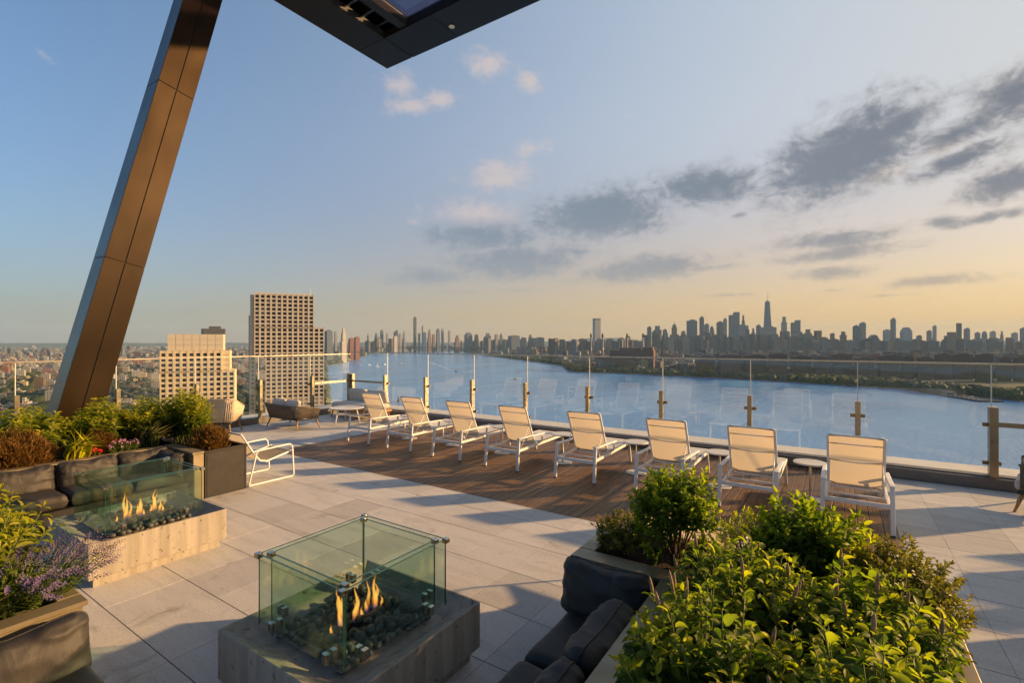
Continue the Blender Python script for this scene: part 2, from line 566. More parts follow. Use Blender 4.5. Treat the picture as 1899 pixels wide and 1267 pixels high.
def m_glass():
    # thin panes: clear straight-through view with a Fresnel reflection off the surface
    def pane(name, tint, k):
        m, t, o = newmat(name)
        tr = t.new('ShaderNodeBsdfTransparent'); tr.inputs[0].default_value = (*tint, 1)
        gl = t.new('ShaderNodeBsdfGlossy'); gl.inputs[0].default_value = (0.95, 1, 0.97, 1); gl.inputs['Roughness'].default_value = 0.0
        ge = t.new('ShaderNodeNewGeometry')
        co = t.math('ABSOLUTE', t.vm('DOT_PRODUCT', ge.outputs['Normal'], ge.outputs['Incoming']))
        fr = t.math('MULTIPLY_ADD', t.math('POWER', t.math('SUBTRACT', 1.0, co), 5.0), 0.96, 0.04)
        mx = t.new('ShaderNodeMixShader')
        t.put(mx.inputs[0], t.math('MULTIPLY', fr, k, clamp=True))
        t.t.links.new(tr.outputs[0], mx.inputs[1]); t.t.links.new(gl.outputs[0], mx.inputs[2])
        t.t.links.new(mx.outputs[0], o.inputs[0])
    pane('screen_glass', (0.985, 0.993, 0.989), 1.15)
    pane('fire_glass', (0.91, 0.965, 0.935), 1.0)
    m, t, o = newmat('glass_edge')
    principled(t, o, (0.03, 0.10, 0.07), 0.15, 0, 0.6)
    m, t, o = newmat('joint_glint')
    principled(t, o, (0.72, 0.70, 0.62), 0.3, 0, 0.6)  # pale colour stands in for light caught by the pane edges
    m, t, o = newmat('roof_glass')
    tr = t.new('ShaderNodeBsdfTransparent'); tr.inputs[0].default_value = (0.44, 0.42, 0.50, 1)
    gl = t.new('ShaderNodeBsdfGlossy'); gl.inputs['Roughness'].default_value = 0.02
    mx = t.new('ShaderNodeMixShader'); mx.inputs[0].default_value = 0.08
    t.t.links.new(tr.outputs[0], mx.inputs[1]); t.t.links.new(gl.outputs[0], mx.inputs[2])
    t.t.links.new(mx.outputs[0], o.inputs[0])
m_glass()

def m_flame():
    m, t, o = newmat('flame')
    g = t.coord('Generated')
    z = t.vm('DOT_PRODUCT', g, (0, 0, 1))
    col = t.ramp(z, [(0.0, (0.05, 0.07, 0.40)), (0.14, (0.16, 0.10, 0.28)), (0.26, (0.9, 0.24, 0.03)), (0.48, (1.0, 0.44, 0.09)), (0.75, (1.0, 0.36, 0.05)), (1.0, (0.8, 0.18, 0.02))])
    lw = t.new('ShaderNodeLayerWeight'); lw.inputs[0].default_value = 0.5
    face = t.math('SUBTRACT', 1.0, lw.outputs['Facing'])
    alpha = t.math('MULTIPLY', t.math('POWER', face, 2.2), t.ramp(z, [(0.0, (0.06,) * 3), (0.2, (0.22,) * 3), (0.45, (0.7,) * 3), (0.75, (0.5,) * 3), (1.0, (0.02,) * 3)]))
    em = t.new('ShaderNodeEmission'); t.put(em.inputs[0], col)
    em.inputs[1].default_value = 1.1
    tr = t.new('ShaderNodeBsdfTransparent')
    mx = t.new('ShaderNodeMixShader')
    t.put(mx.inputs[0], alpha)
    t.t.links.new(tr.outputs[0], mx.inputs[1]); t.t.links.new(em.outputs[0], mx.inputs[2])
    t.t.links.new(mx.outputs[0], o.inputs[0])
m_flame()

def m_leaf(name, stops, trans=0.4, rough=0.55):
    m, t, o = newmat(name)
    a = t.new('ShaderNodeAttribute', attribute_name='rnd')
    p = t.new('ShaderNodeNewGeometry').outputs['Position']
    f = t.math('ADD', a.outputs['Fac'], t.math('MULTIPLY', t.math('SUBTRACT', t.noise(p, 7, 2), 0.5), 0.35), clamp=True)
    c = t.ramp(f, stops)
    b = principled(t, None, c, rough, 0, 0.3)
    tl = t.new('ShaderNodeBsdfTranslucent')
    t.put(tl.inputs[0], t.mix(1.0, c, (2.0, 2.3, 0.6), 'MULTIPLY'))
    mx = t.new('ShaderNodeMixShader'); mx.inputs[0].default_value = trans
    t.t.links.new(b.outputs[0], mx.inputs[1]); t.t.links.new(tl.outputs[0], mx.inputs[2])
    t.t.links.new(mx.outputs[0], o.inputs[0])
m_leaf('leaf_green', [(0.0, (0.026, 0.056, 0.010)), (0.35, (0.068, 0.118, 0.016)), (0.65, (0.17, 0.205, 0.022)), (1.0, (0.40, 0.36, 0.025))], 0.5)
m_leaf('leaf_gold', [(0.0, (0.035, 0.06, 0.008)), (0.3, (0.11, 0.145, 0.014)), (0.6, (0.26, 0.26, 0.022)), (1.0, (0.46, 0.39, 0.03))], 0.5)
m_leaf('leaf_brown', [(0.0, (0.07, 0.04, 0.012)), (0.5, (0.15, 0.075, 0.02)), (1.0, (0.24, 0.12, 0.03))], 0.3, 0.6)
m_leaf('leaf_mixed', [(0.0, (0.05, 0.06, 0.012)), (0.45, (0.12, 0.12, 0.02)), (0.8, (0.24, 0.19, 0.03)), (1.0, (0.25, 0.10, 0.03))], 0.35, 0.5)
m_leaf('leaf_grass', [(0.0, (0.06, 0.09, 0.035)), (0.6, (0.12, 0.15, 0.05)), (1.0, (0.30, 0.25, 0.10))], 0.3, 0.5)
m_leaf('tree_far', [(0.0, (0.022, 0.036, 0.014)), (0.6, (0.042, 0.058, 0.02)), (1.0, (0.07, 0.078, 0.028))], 0.15, 0.7)

# ================================================================== TERRACE
DX0, DX1, DY0, DY1 = -9.41, 0.57, 5.52, 9.94         # timber deck
FX0, FX1, FY0, FY1 = -12.86, 6.4, -2.0, 9.96          # paved floor

slab = MB().box(FX0 - .35, FX1 + .3, FY0, FY1 + .2, -0.5, -0.0022).build('terrace_floor', MATS['rubber'])
tag(slab, kind='structure')
tower_body = MB().box(FX0 - .9, FX1 + 4, FY0 - 14, FY1 + .9, GROUND + .5, -0.502).build('building_below_terrace', MATS['ledge_stone'])
tag(tower_body, kind='structure')

def seen(x, y, z=0.0, mx=120, my=120):
    r = CT * x + ST * y
    f = -ST * x + CT * y
    if f < 0.8:
        return False
    px, py = CX + FPX * r / f, CY + FPX * (CAMZ - z) / f
    return -mx < px < 1899 + mx and py < 1267 + my

def rects_minus_deck(x0, x1, y0, y1):
    if x1 <= DX0 or x0 >= DX1 or y1 <= DY0:
        return [(x0, x1, y0, y1)]
    out = []
    if y0 < DY0:
        out.append((x0, x1, y0, DY0)); y0 = DY0
    if x0 < DX0:
        out.append((x0, DX0, y0, y1))
    if x1 > DX1:
        out.append((DX1, x1, y0, y1))
    return out

def build_tiles():
    tiles = []
    TS = 0.6
    ix0 = math.floor((FX0 - .377) / TS); iy0 = math.floor((FY0 - 1.49) / TS)
    for i in range(ix0, ix0 + 36):
        for j in range(iy0, iy0 + 24):
            x0, y0 = .377 + i * TS, 1.49 + j * TS
            a = (max(x0, FX0), min(x0 + TS, FX1), max(y0, FY0), min(y0 + TS, FY1))
            if a[1] - a[0] < .02 or a[3] - a[2] < .02:
                continue
            for q in rects_minus_deck(*a):
                if q[1] - q[0] > .02 and q[3] - q[2] > .02:
                    tiles.append(q)
    def vis(q):
        return seen((q[0] + q[1]) / 2, (q[2] + q[3]) / 2, 0, 60, 60)
    tiles.sort(key=lambda q: (not vis(q), math.hypot((q[0] + q[1]) / 2, (q[2] + q[3]) / 2)))
    cache = {}
    g = 0.0015
    gy = 0.0036
    rest = MB()
    for k, (x0, x1, y0, y1) in enumerate(tiles):
        w, d = round(x1 - x0 - 2 * g, 4), round(y1 - y0 - 2 * gy, 4)
        if k >= 300:
            rest.box(x0 + g, x1 - g, y0 + gy, y1 - gy, -0.035, rng.uniform(-.0004, .0004))
            continue
        if (w, d) not in cache:
            cache[(w, d)] = MB().box(-w / 2, w / 2, -d / 2, d / 2, -.035, 0).mesh('tile')
        o = obj('tile', cache[(w, d)], MATS['paver'], slab, ((x0 + x1) / 2, (y0 + y1) / 2, rng.uniform(-.0004, .0004)))
        o.rotation_euler = (rng.uniform(-.0006, .0006), rng.uniform(-.0006, .0006), 0)
    tag(rest.build('paving', MATS['paver'], slab), kind='stuff')
build_tiles()

deck = MB().box(DX0 + .01, DX1 - .01, DY0 + .01, DY1, -.0355, -.024).build('wooden_deck', MATS['rubber'])
tag(deck, kind='structure')
def build_deck():
    pitch = .1248
    n = int((DX1 - DX0) / pitch)
    pm = {}
    for i in range(n):
        x = DX0 + (i + .5) * (DX1 - DX0) / n
        cut = DY0 + 1.1 + 2.2 * ((i * 0.618) % 1)
        for a, b in ((DY0 + .004, cut - .0015), (cut + .0015, DY1)):
            L = round(b - a, 2)
            if L not in pm:
                pm[L] = MB().box(-.059, .059, -L / 2, L / 2, -.024, 0).mesh('plank', bevel=.003)
            obj('plank', pm[L], MATS['decking'], deck, (x, (a + b) / 2, rng.uniform(-.001, .001)))
build_deck()

# ---- parapet kerbs
k1 = MB().box(-13.2, 6.7, 9.97, 10.06, 0, .165).box(-13.2, 6.7, 10.06, 10.24, 0, .185).build('parapet_kerb', MATS['kerb_metal'], bevel=.004)
tag(k1, kind='structure')
k2 = MB().box(-13.3, 6.7, 10.243, 11.0, -.3, .15).build('parapet_ledge', MATS['ledge_stone'], bevel=.01)
tag(k2, kind='structure')
k3 = MB().box(-13.06, -12.88, -2.0, 9.965, 0, .165).build('side_parapet_kerb', MATS['kerb_metal'], bevel=.004)
tag(k3, kind='structure')
k4 = MB().box(-13.7, -13.063, -2.0, 10.24, -.3, .15).build('side_parapet_ledge', MATS['ledge_stone'], bevel=.01)
tag(k4, kind='structure')

# ---- glass screens: posts with clamps, panes, pane edges with their glint put into the colour, top rail
def clamp(parent, x, y, z, axis, w=.2):
    m = MB()
    if axis == 'x':
        m.box(x - w / 2, x + w / 2, y - .012, y + .03, z - .028, z + .028)
        m.box(x - .03, x + .03, y - .075, y + .0, z - .045, z + .045)
    else:
        m.box(x - .03, x + .012, y - w / 2, y + w / 2, z - .028, z + .028)
        m.box(x - .0, x + .075, y - .03, y + .03, z - .045, z + .045)
    b = m.build('clamp', MATS['dark_clamp'], parent, bevel=.004)
    n = MB()
    for s_ in (-1, 1):
        if axis == 'x':
            n.lathe([(.016, -.006), (.016, .006), (.012, .009)], 10, (0, 0, 0))
        break
    return b

def screen_main():
    t = thing('glass_screen', 'long clear glass wind screen with bronze posts behind the row of sun loungers', 'glass screen')
    xs = [-12.97 + 1.655 * i for i in range(0, 12)]
    for i, x in enumerate(xs):
        if 0 < i < 12:
            big = i == 9
            w, d = (.10, .13) if big else (.075, .105)
            m = MB().box(x - w / 2, x + w / 2, 10.16 - d, 10.16, .02 if big else .185, 1.21 if big else 1.18)
            p = m.build('post', MATS['bronze_post'], t, bevel=.004)
            cap = MB().box(x - w / 2 - .004, x + w / 2 + .004, 10.16 - d - .004, 10.164, 1.211 if big else 1.181, 1.22 if big else 1.19).build('post_cap', MATS['rail_metal'], p)
            for z in (.94, .36):
                clamp(p, x, 10.165, z, 'x', .21)
            e = MB().box(x - .006, x + .006, 10.196, 10.214, .2, 1.845).build('pane_edge_glint', MATS['joint_glint'], t)
        if i < 11:
            g = MB().box(x + .008, x + 1.647, 10.199, 10.211, .17, 1.845).build('glass_panel', MATS['screen_glass'], t)
    MB().box(-12.99, 6.2, 10.182, 10.228, 1.846, 1.872).build('top_rail', MATS['rail_metal'], t, bevel=.004)
    MB().box(-12.90, -11.40, 10.05, 10.085, .935, .99).build('grab_bar', MATS['bronze_post'], t, bevel=.004)
    MB().box(1.95, 3.52, 10.05, 10.085, .925, .995).build('grab_bar', MATS['bronze_post'], t, bevel=.004)
screen_main()

def screen_side():
    t = thing('glass_screen', 'clear glass wind screen running behind the leaning column and left shrubs', 'glass screen')
    ys = [10.13, 8.74, 7.18, 5.62, 4.06, 2.5, .94, -.62, -1.9]
    X = -12.96
    for i, y in enumerate(ys):
        if i == 0:
            m = MB().box(X - .02, X + .10, 10.02, 10.155, .185, 1.19)
            p = m.build('post', MATS['bronze_post'], t, bevel=.004)
            MB().box(X + .13, X + .20, 10.05, 10.155, .185, 1.185).build('post', MATS['bronze_post'], t, bevel=.004)
        else:
            p = MB().box(X, X + .105, y - .0375, y + .0375, .166, 1.18).build('post', MATS['bronze_post'], t, bevel=.004)
            for z in (.94, .36):
                clamp(p, X, y, z, 'y', .21)
            MB().box(X - .05, X - .034, y - .006, y + .006, .2, 1.79).build('pane_edge_glint', MATS['joint_glint'], t)
        if i < len(ys) - 1:
            MB().box(X - .048, X - .036, ys[i + 1] + .008, y - .008, .17, 1.79).build('glass_panel', MATS['screen_glass'], t)
    MB().box(X - .065, X - .02, -1.9, 10.16, 1.791, 1.818).build('top_rail', MATS['rail_metal'], t, bevel=.004)
    MB().box(X + .03, X + .065, 8.82, 10.01, .925, .995).build('grab_bar', MATS['rail_metal'], t, bevel=.004)
screen_side()

# ---- leaning column clad in bronze panels
def column():
    a = Vector((.0417, .225, 1.0))
    L = 9.3 * a.length
    z = a.normalized()
    x = Vector((1, 0, 0)); x = (x - z * x.dot(z)).normalized()
    y = z.cross(x)
    t = thing('leaning_column', 'tall leaning column clad in bronze metal panels rising behind the left shrubs', 'column', (-10.01, 2.34, 0))
    t.rotation_euler = Matrix((x, y, z)).transposed().to_euler()
    hw, hd = .25, .275
    MB().box(-hw + .012, hw - .012, -hd + .012, hd - .012, -.05, L - .02).build('column_core', MATS['soffit_panel'], t)
    zz = [0.02, .48, 3.58, 6.72, L - .03]
    g = .006
    for k in range(4):
        z0, z1 = zz[k] + g, zz[k + 1] - g
        for s_ in (-1, 1):
            for (y0, y1) in ((-hd + .001, -g), (g, hd - .001)):
                xx = (hw - .012, hw) if s_ > 0 else (-hw, -hw + .012)
                MB().box(xx[0], xx[1], y0, y1, z0, z1).build('panel', MATS['bronze_panel'], t, bevel=.002)
            yy = (hd - .012, hd + .001) if s_ > 0 else (-hd - .001, -hd + .012)
            MB().box(-hw + .013, hw - .013, yy[0], yy[1], z0, z1).build('panel', MATS['bronze_panel'], t, bevel=.002)
column()

# ---- canopy roof overhead
def canopy():
    t = thing('canopy_roof', 'dark metal canopy roof corner with open louvre bays overhead', 'canopy', (0, 0, 9.3))
    X0, Y1, X1, Y0, B = -9.76, 8.79, 9.0, -9.0, .92
    g = .006
    ys = [Y1, Y1 - B, Y1 - 3.1, Y1 - 5.3, Y1 - 7.5, Y1 - 9.7, Y1 - 11.9, Y1 - 14.1, Y0]
    for i in range(len(ys) - 1):
        MB().box(X0, X0 + B, ys[i + 1] + g, ys[i] - g, 0, .05).build('soffit_panel', MATS['soffit_panel'], t)
        MB().box(X0 + .001, X0 + .05, ys[i + 1] + g, ys[i] - g, .052, .62).build('fascia_panel', MATS['soffit_panel'], t)
    xs = [X0 + B + .012, X0 + 2.4, X0 + 4.6, X0 + 6.8, X0 + 9.0, X0 + 11.2, X0 + 13.4, X0 + 15.6, X1]
    for i in range(len(xs) - 1):
        MB().box(xs[i] + g, xs[i + 1] - g, Y1 - B, Y1, 0, .05).build('soffit_panel', MATS['soffit_panel'], t)
        MB().box(xs[i] + g, xs[i + 1] - g, Y1 - .05, Y1 - .001, .052, .62).build('fascia_panel', MATS['soffit_panel'], t)
    MB().box(X0 + .052, X0 + B + .01, Y1 - .05, Y1 - .001, .052, .62).build('fascia_panel', MATS['soffit_panel'], t)
    # shallow upstands, a fin strip along the side and tinted panes between mullions
    MB().box(X0 + B - .05, X0 + B, Y0, Y1 - B, .052, .17).build('edge_beam', MATS['soffit_panel'], t)
    MB().box(X0 + B - .05, X1, Y1 - B + .001, Y1 - B + .05, .052, .17).build('edge_beam', MATS['soffit_panel'], t)
    MB().box(X0 + B + .52, X0 + B + .74, Y0, Y1 - B - .002, .03, .24).build('cross_beam', MATS['soffit_panel'], t)
    y = Y1 - B - .3
    while y > Y0 + 1:
        pts = [(y + .16 * math.cos(R(a_)), .30 - .20 * math.sin(R(a_))) for a_ in range(0, 91, 15)]
        m = MB()
        v = [(x_, yy, zz) for x_ in (X0 + B + .01, X0 + B + .51) for yy, zz in pts]
        n = len(pts)
        m.add(v, [(i, i + 1, n + i + 1, n + i) for i in range(n - 1)])
        m.build('louvre', MATS['louvre_metal'], t, smooth=True)
        y -= .42
    x = X0 + B + .75
    k = 0
    while x < X1 - 1:
        for j in range(7):
            y1 = Y1 - B - .03 - 2.3 * j
            MB().box(x + .02, x + 1.5, y1 - 2.05, y1, .20, .212).build('roof_pane', MATS['roof_glass'], t)
            MB().box(x + .02, x + 1.5, y1 - 2.28, y1 - 2.07, .05, .24).build('purlin', MATS['soffit_panel'], t)
        MB().box(x + 1.52, x + 1.64, Y0, Y1 - B - .003, .06, .235).build('mullion', MATS['soffit_panel'], t)
        x += 1.64
        k += 1
    MB().box(X0 + .06, X0 + B + .52, Y0, Y1 - .06, .42, .46).build('roof_skin', MATS['soffit_panel'], t)
    MB().box(X0 + B + .53, X1, Y1 - B + .06, Y1 - .06, .25, .29).build('roof_skin', MATS['soffit_panel'], t)
    m, tt, o = newmat('lamp_lens')
    principled(tt, o, (0.55, 0.52, 0.42), 0.4, **{'Emission Color': (1, .9, .6, 1), 'Emission Strength': .05})
    d = MB().lathe([(.07, -.012), (.085, -.008), (.085, .0)], 20).build('downlight', MATS['steel_dark'], t, (-7.23, 8.4, -.001))
    MB().lathe([(.066, -.02), (.066, -.013)], 20).build('lens', m, d)
canopy()

# ================================================================== FURNITURE
def pillow(name, w, h, t, mat, parent, loc, rot, nu=40, nv=28, ex=3.2, seed=0, wrinkle=.016, sag=.0):
    "stuffed cushion: width along x, height along z, thickness along y"
    v = []; f = []
    sd = seed * 13.7
    cr = .14 if ex < 6 else .03
    for side in (-1, 1):
        for j in range(nv + 1):
            for i in range(nu + 1):
                u = -math.cos(math.pi * i / nu); q = -math.cos(math.pi * j / nv)
                u = .55 * u + .45 * (2 * i / nu - 1); q = .55 * q + .45 * (2 * j / nv - 1)
                pr = max(0, 1 - abs(u) ** ex) ** .42 * max(0, 1 - abs(q) ** ex) ** .42
                x = u * w / 2 * (1 - .05 * (1 - q * q) * (abs(u) ** 3)) * (1 - cr * abs(q) ** 6 * abs(u) ** 3)
                z = q * h / 2 * (1 - .05 * (1 - u * u) * (abs(q) ** 3)) * (1 - cr * abs(u) ** 6 * abs(q) ** 3)
                y = side * t / 2 * pr
                if 0 < i < nu and 0 < j < nv:
                    edge = max(abs(u), abs(q))
                    n1 = mnoise.noise(Vector((u * 2.0 + sd, q * 2.0, side * 3.0)))
                    fold = math.sin(11 * u + 3 * n1 * 2 + sd) * max(0, q) ** 2 + math.sin(9 * q + sd + 4 * n1) * max(0, abs(u) - .3)
                    n2 = mnoise.noise(Vector((u * 5.5 + sd, q * 2.2 + 3 * n1, side * 5.0)))
                    crease = max(0, .22 - abs(n2)) / .22 * (.25 + .75 * edge ** 2)
                    y += side * (wrinkle * fold * edge * .8 + wrinkle * .7 * n1 - wrinkle * .55 * crease)
                z -= sag * (1 - abs(u)) * (1 + q) / 2
                v.append((x, y, z))
    n = (nu + 1) * (nv + 1)
    for j in range(nv):
        for i in range(nu):
            a = j * (nu + 1) + i
            f.append((a, a + 1, a + nu + 2, a + nu + 1))
            f.append((n + a, n + a + nu + 1, n + a + nu + 2, n + a + 1))
    me = bpy.data.meshes.new(name)
    me.from_pydata(v, [], f)
    bm = bmesh.new(); bm.from_mesh(me)
    bmesh.ops.remove_doubles(bm, verts=bm.verts, dist=1e-4)
    bm.to_mesh(me); bm.free()
    me.polygons.foreach_set('use_smooth', [True] * len(me.polygons))
    o = obj(name, me, mat, parent, loc, rot)
    if mat.name.startswith('black_cushion'):
        # welted seam round the cushion
        rim = [v[j * (nu + 1) + i] for (i, j) in [(i, 0) for i in range(nu)] + [(nu, j) for j in range(nv)] + [(i, nv) for i in range(nu, 0, -1)] + [(0, j) for j in range(nv, 0, -1)]]
        MB().tube(rim, .0055, 6, closed=True).build('piping', mat, o, smooth=True)
    return o

# ---- sun loungers
LOUNGER_X = [-9.01, -7.75, -6.47, -5.20, -3.82, -2.49, -1.34, -.18]
def lounger():
    t = thing('sun_lounger', 'x', 'sun lounger', group='sun loungers in a row facing the river')
    wm = MATS['white_metal']
    for s in (-1, 1):
        x = s * .332
        MB().beam((x, .012, .532), (x + s * .006, -.045, .012), .046, .034, (0, 1, 0)).build('leg', wm, t, bevel=.005)
        MB().beam((x + s * .006, -.045, .012), (x + s * .0065, -.047, .0), .04, .03, (0, 1, 0)).build('leg_glide', MATS['rubber'], t)
        MB().beam((s * .30, 1.60, .335), (s * .31, 1.64, .0), .042, .032, (0, 1, 0)).build('leg', wm, t, bevel=.005)
        a = MB().beam((x, -.012, .545), (x, .86, .515), .052, .026).build('armrest', wm, t, bevel=.006)
        MB().beam((x, .80, .505), (s * .318, .80, .352), .014, .05, (0, 1, 0)).build('arm_support', wm, t, bevel=.004)
        MB().beam((s * .302, .0, .325), (s * .302, 1.74, .352), .034, .044).build('side_rail', wm, t, bevel=.005)
        MB().beam((s * .288, .60, .372), (s * .288, .29, 1.035), .026, .03, (0, 1, .4)).build('back_rail', wm, t, bevel=.006)
        MB().tube([(s * .27, .43, .70), (s * .275, .16, .345)], .007, 6).build('back_strut', wm, t, smooth=True)
    MB().beam((-.312, -.012, .322), (.312, -.012, .322), .034, .05).build('rear_crossbar', wm, t, bevel=.005)
    MB().beam((-.285, .30, .322), (.285, .30, .322), .03, .022).build('crossbar', wm, t, bevel=.004)
    MB().beam((-.285, .62, .325), (.285, .62, .325), .03, .022).build('crossbar', wm, t, bevel=.004)
    MB().beam((-.285, 1.715, .352), (.285, 1.715, .352), .036, .046).build('front_crossbar', wm, t, bevel=.005)
    def bow(fr, sag):
        pts = []
        for k in range(13):
            u = -1 + 2 * k / 12
            s_ = sag * (1 - u * u)
            y = .60 - .31 * fr; z = .372 + .663 * fr
            pts.append((u * .28, y + .02 + s_ * .5, z - s_ * 1.0))
        return pts
    MB().tube(bow(1.0, 0.0), .013, 8).build('top_bar', wm, t, smooth=True)
    for fr, sg in ((.85, .012), (.52, .035), (.05, .06)):
        MB().tube(bow(fr, sg), .009, 8).build('back_bow', wm, t, smooth=True)
    def sheet(name, mat, fn, nu, nv, th):
        m = MB()
        P = [[Vector(fn(-1 + 2 * i / nu, j / nv)) for i in range(nu + 1)] for j in range(nv + 1)]
        vs = []; 
        for j in range(nv + 1):
            for i in range(nu + 1):
                a = P[j][min(i + 1, nu)] - P[j][max(i - 1, 0)]
                b = P[min(j + 1, nv)][i] - P[max(j - 1, 0)][i]
                vs.append((P[j][i], a.cross(b).normalized()))
        n = len(vs)
        V = [p + q * th / 2 for p, q in vs] + [p - q * th / 2 for p, q in vs]
        F = []
        for j in range(nv):
            for i in range(nu):
                a = j * (nu + 1) + i
                F.append((a, a + 1, a + nu + 2, a + nu + 1))
                F.append((n + a, n + a + nu + 1, n + a + nu + 2, n + a + 1))
        m.add(V, F)
        return m.build(name, mat, t, smooth=True)
    # the slings: single woven sheets
    def back(u, q):
        s_ = .03 * (1 - u * u)
        return (u * .282, .60 - .31 * q + s_ * .55, .372 + .663 * q + s_ * .25 - (.035 * (1 - u * u) if q == 0 else 0))
    m = MB()
    nu, nv = 12, 12
    V = [back(-1 + 2 * i / nu, j / nv) for j in range(nv + 1) for i in range(nu + 1)]
    m.add(V, [(j * (nu + 1) + i, j * (nu + 1) + i + 1, (j + 1) * (nu + 1) + i + 1, (j + 1) * (nu + 1) + i) for j in range(nv) for i in range(nu)])
    m.build('back_sling', MATS['sling_fabric'], t, smooth=True)
    sheet('seat_sling', MATS['seat_sling'], lambda u, q: (u * .288, .63 + 1.09 * q, .379 - .022 * (1 - u * u) * math.sin(math.pi * min(1, q * 1.02))), 8, 12, .006)
    return t

L0 = lounger()
km = kidmap(L0)
ORD = ['nearest the cream corner sofa', 'second from the cream corner sofa', 'third from the cream corner sofa', 'fourth from the cream corner sofa',
       'fourth from the right end', 'third from the right end, behind the shrub', 'second from the right end', 'rightmost and nearest the camera']
for i, x in enumerate(LOUNGER_X):
    lab = 'white framed sun lounger with beige sling, ' + ORD[i]
    loc = (x + .355, 6.99 + rng.uniform(-.03, .03), 0)
    rz = R(rng.uniform(-.9, .9))
    if i == 0:
        L0.location = loc; L0.rotation_euler = (0, 0, rz); L0['label'] = lab
    else:
        copy_thing(L0, loc, rz, lab, km)

# ---- round side tables between the loungers
def side_table():
    t = thing('side_table', 'x', 'side table', group='round side tables between the loungers')
    MB().lathe([(.19, .505), (.203, .508), (.205, .52), (.203, .526), (.19, .528)], 40).build('table_top', MATS['table_white'], t, smooth=False)
    MB().lathe([(.014, .013), (.014, .506)], 14).build('stem', MATS['rope_cream'], t, smooth=True)
    MB().lathe([(.165, .001), (.168, .004), (.168, .011), (.16, .014)], 40).build('base', MATS['table_white'], t)
    return t
T0 = side_table()
kmt = kidmap(T0)
TX = [-8.08, -6.80, -5.52, -4.17, -2.82, -1.50, -.33]
for i, x in enumerate(TX):
    lab = ('small round white pedestal table between the ' + ['first and second', 'second and third', 'third and fourth', 'fourth and fifth', 'fifth and sixth', 'sixth and seventh', 'seventh and last'][i]
           + ' sun loungers from the left')
    loc = (x, 7.92 + rng.uniform(-.05, .05), 0)
    if i == 0:
        T0.location = loc; T0['label'] = lab
    else:
        copy_thing(T0, loc, rng.uniform(0, 6), lab, kmt)

# ---- fire pits
def flame_mesh(h, r, seed):
    m = MB()
    pts = []; rs = []
    n = 14
    for k in range(n + 1):
        z = k / n
        wob = .16 * h * z
        pts.append((wob * mnoise.noise(Vector((seed, z * 2.6, 0))), wob * mnoise.noise(Vector((seed + 9, z * 2.6, 3))), z * h))
        rs.append(max(.0012, r * (math.sin(math.pi * min(1, z * .8 + .22)) ** 1.1) * (1 - z) ** .35 * (1 + .3 * mnoise.noise(Vector((seed, z * 5, 7))))))
    m.tube(pts, rs, 10)
    return m.mesh('flame', smooth=True)

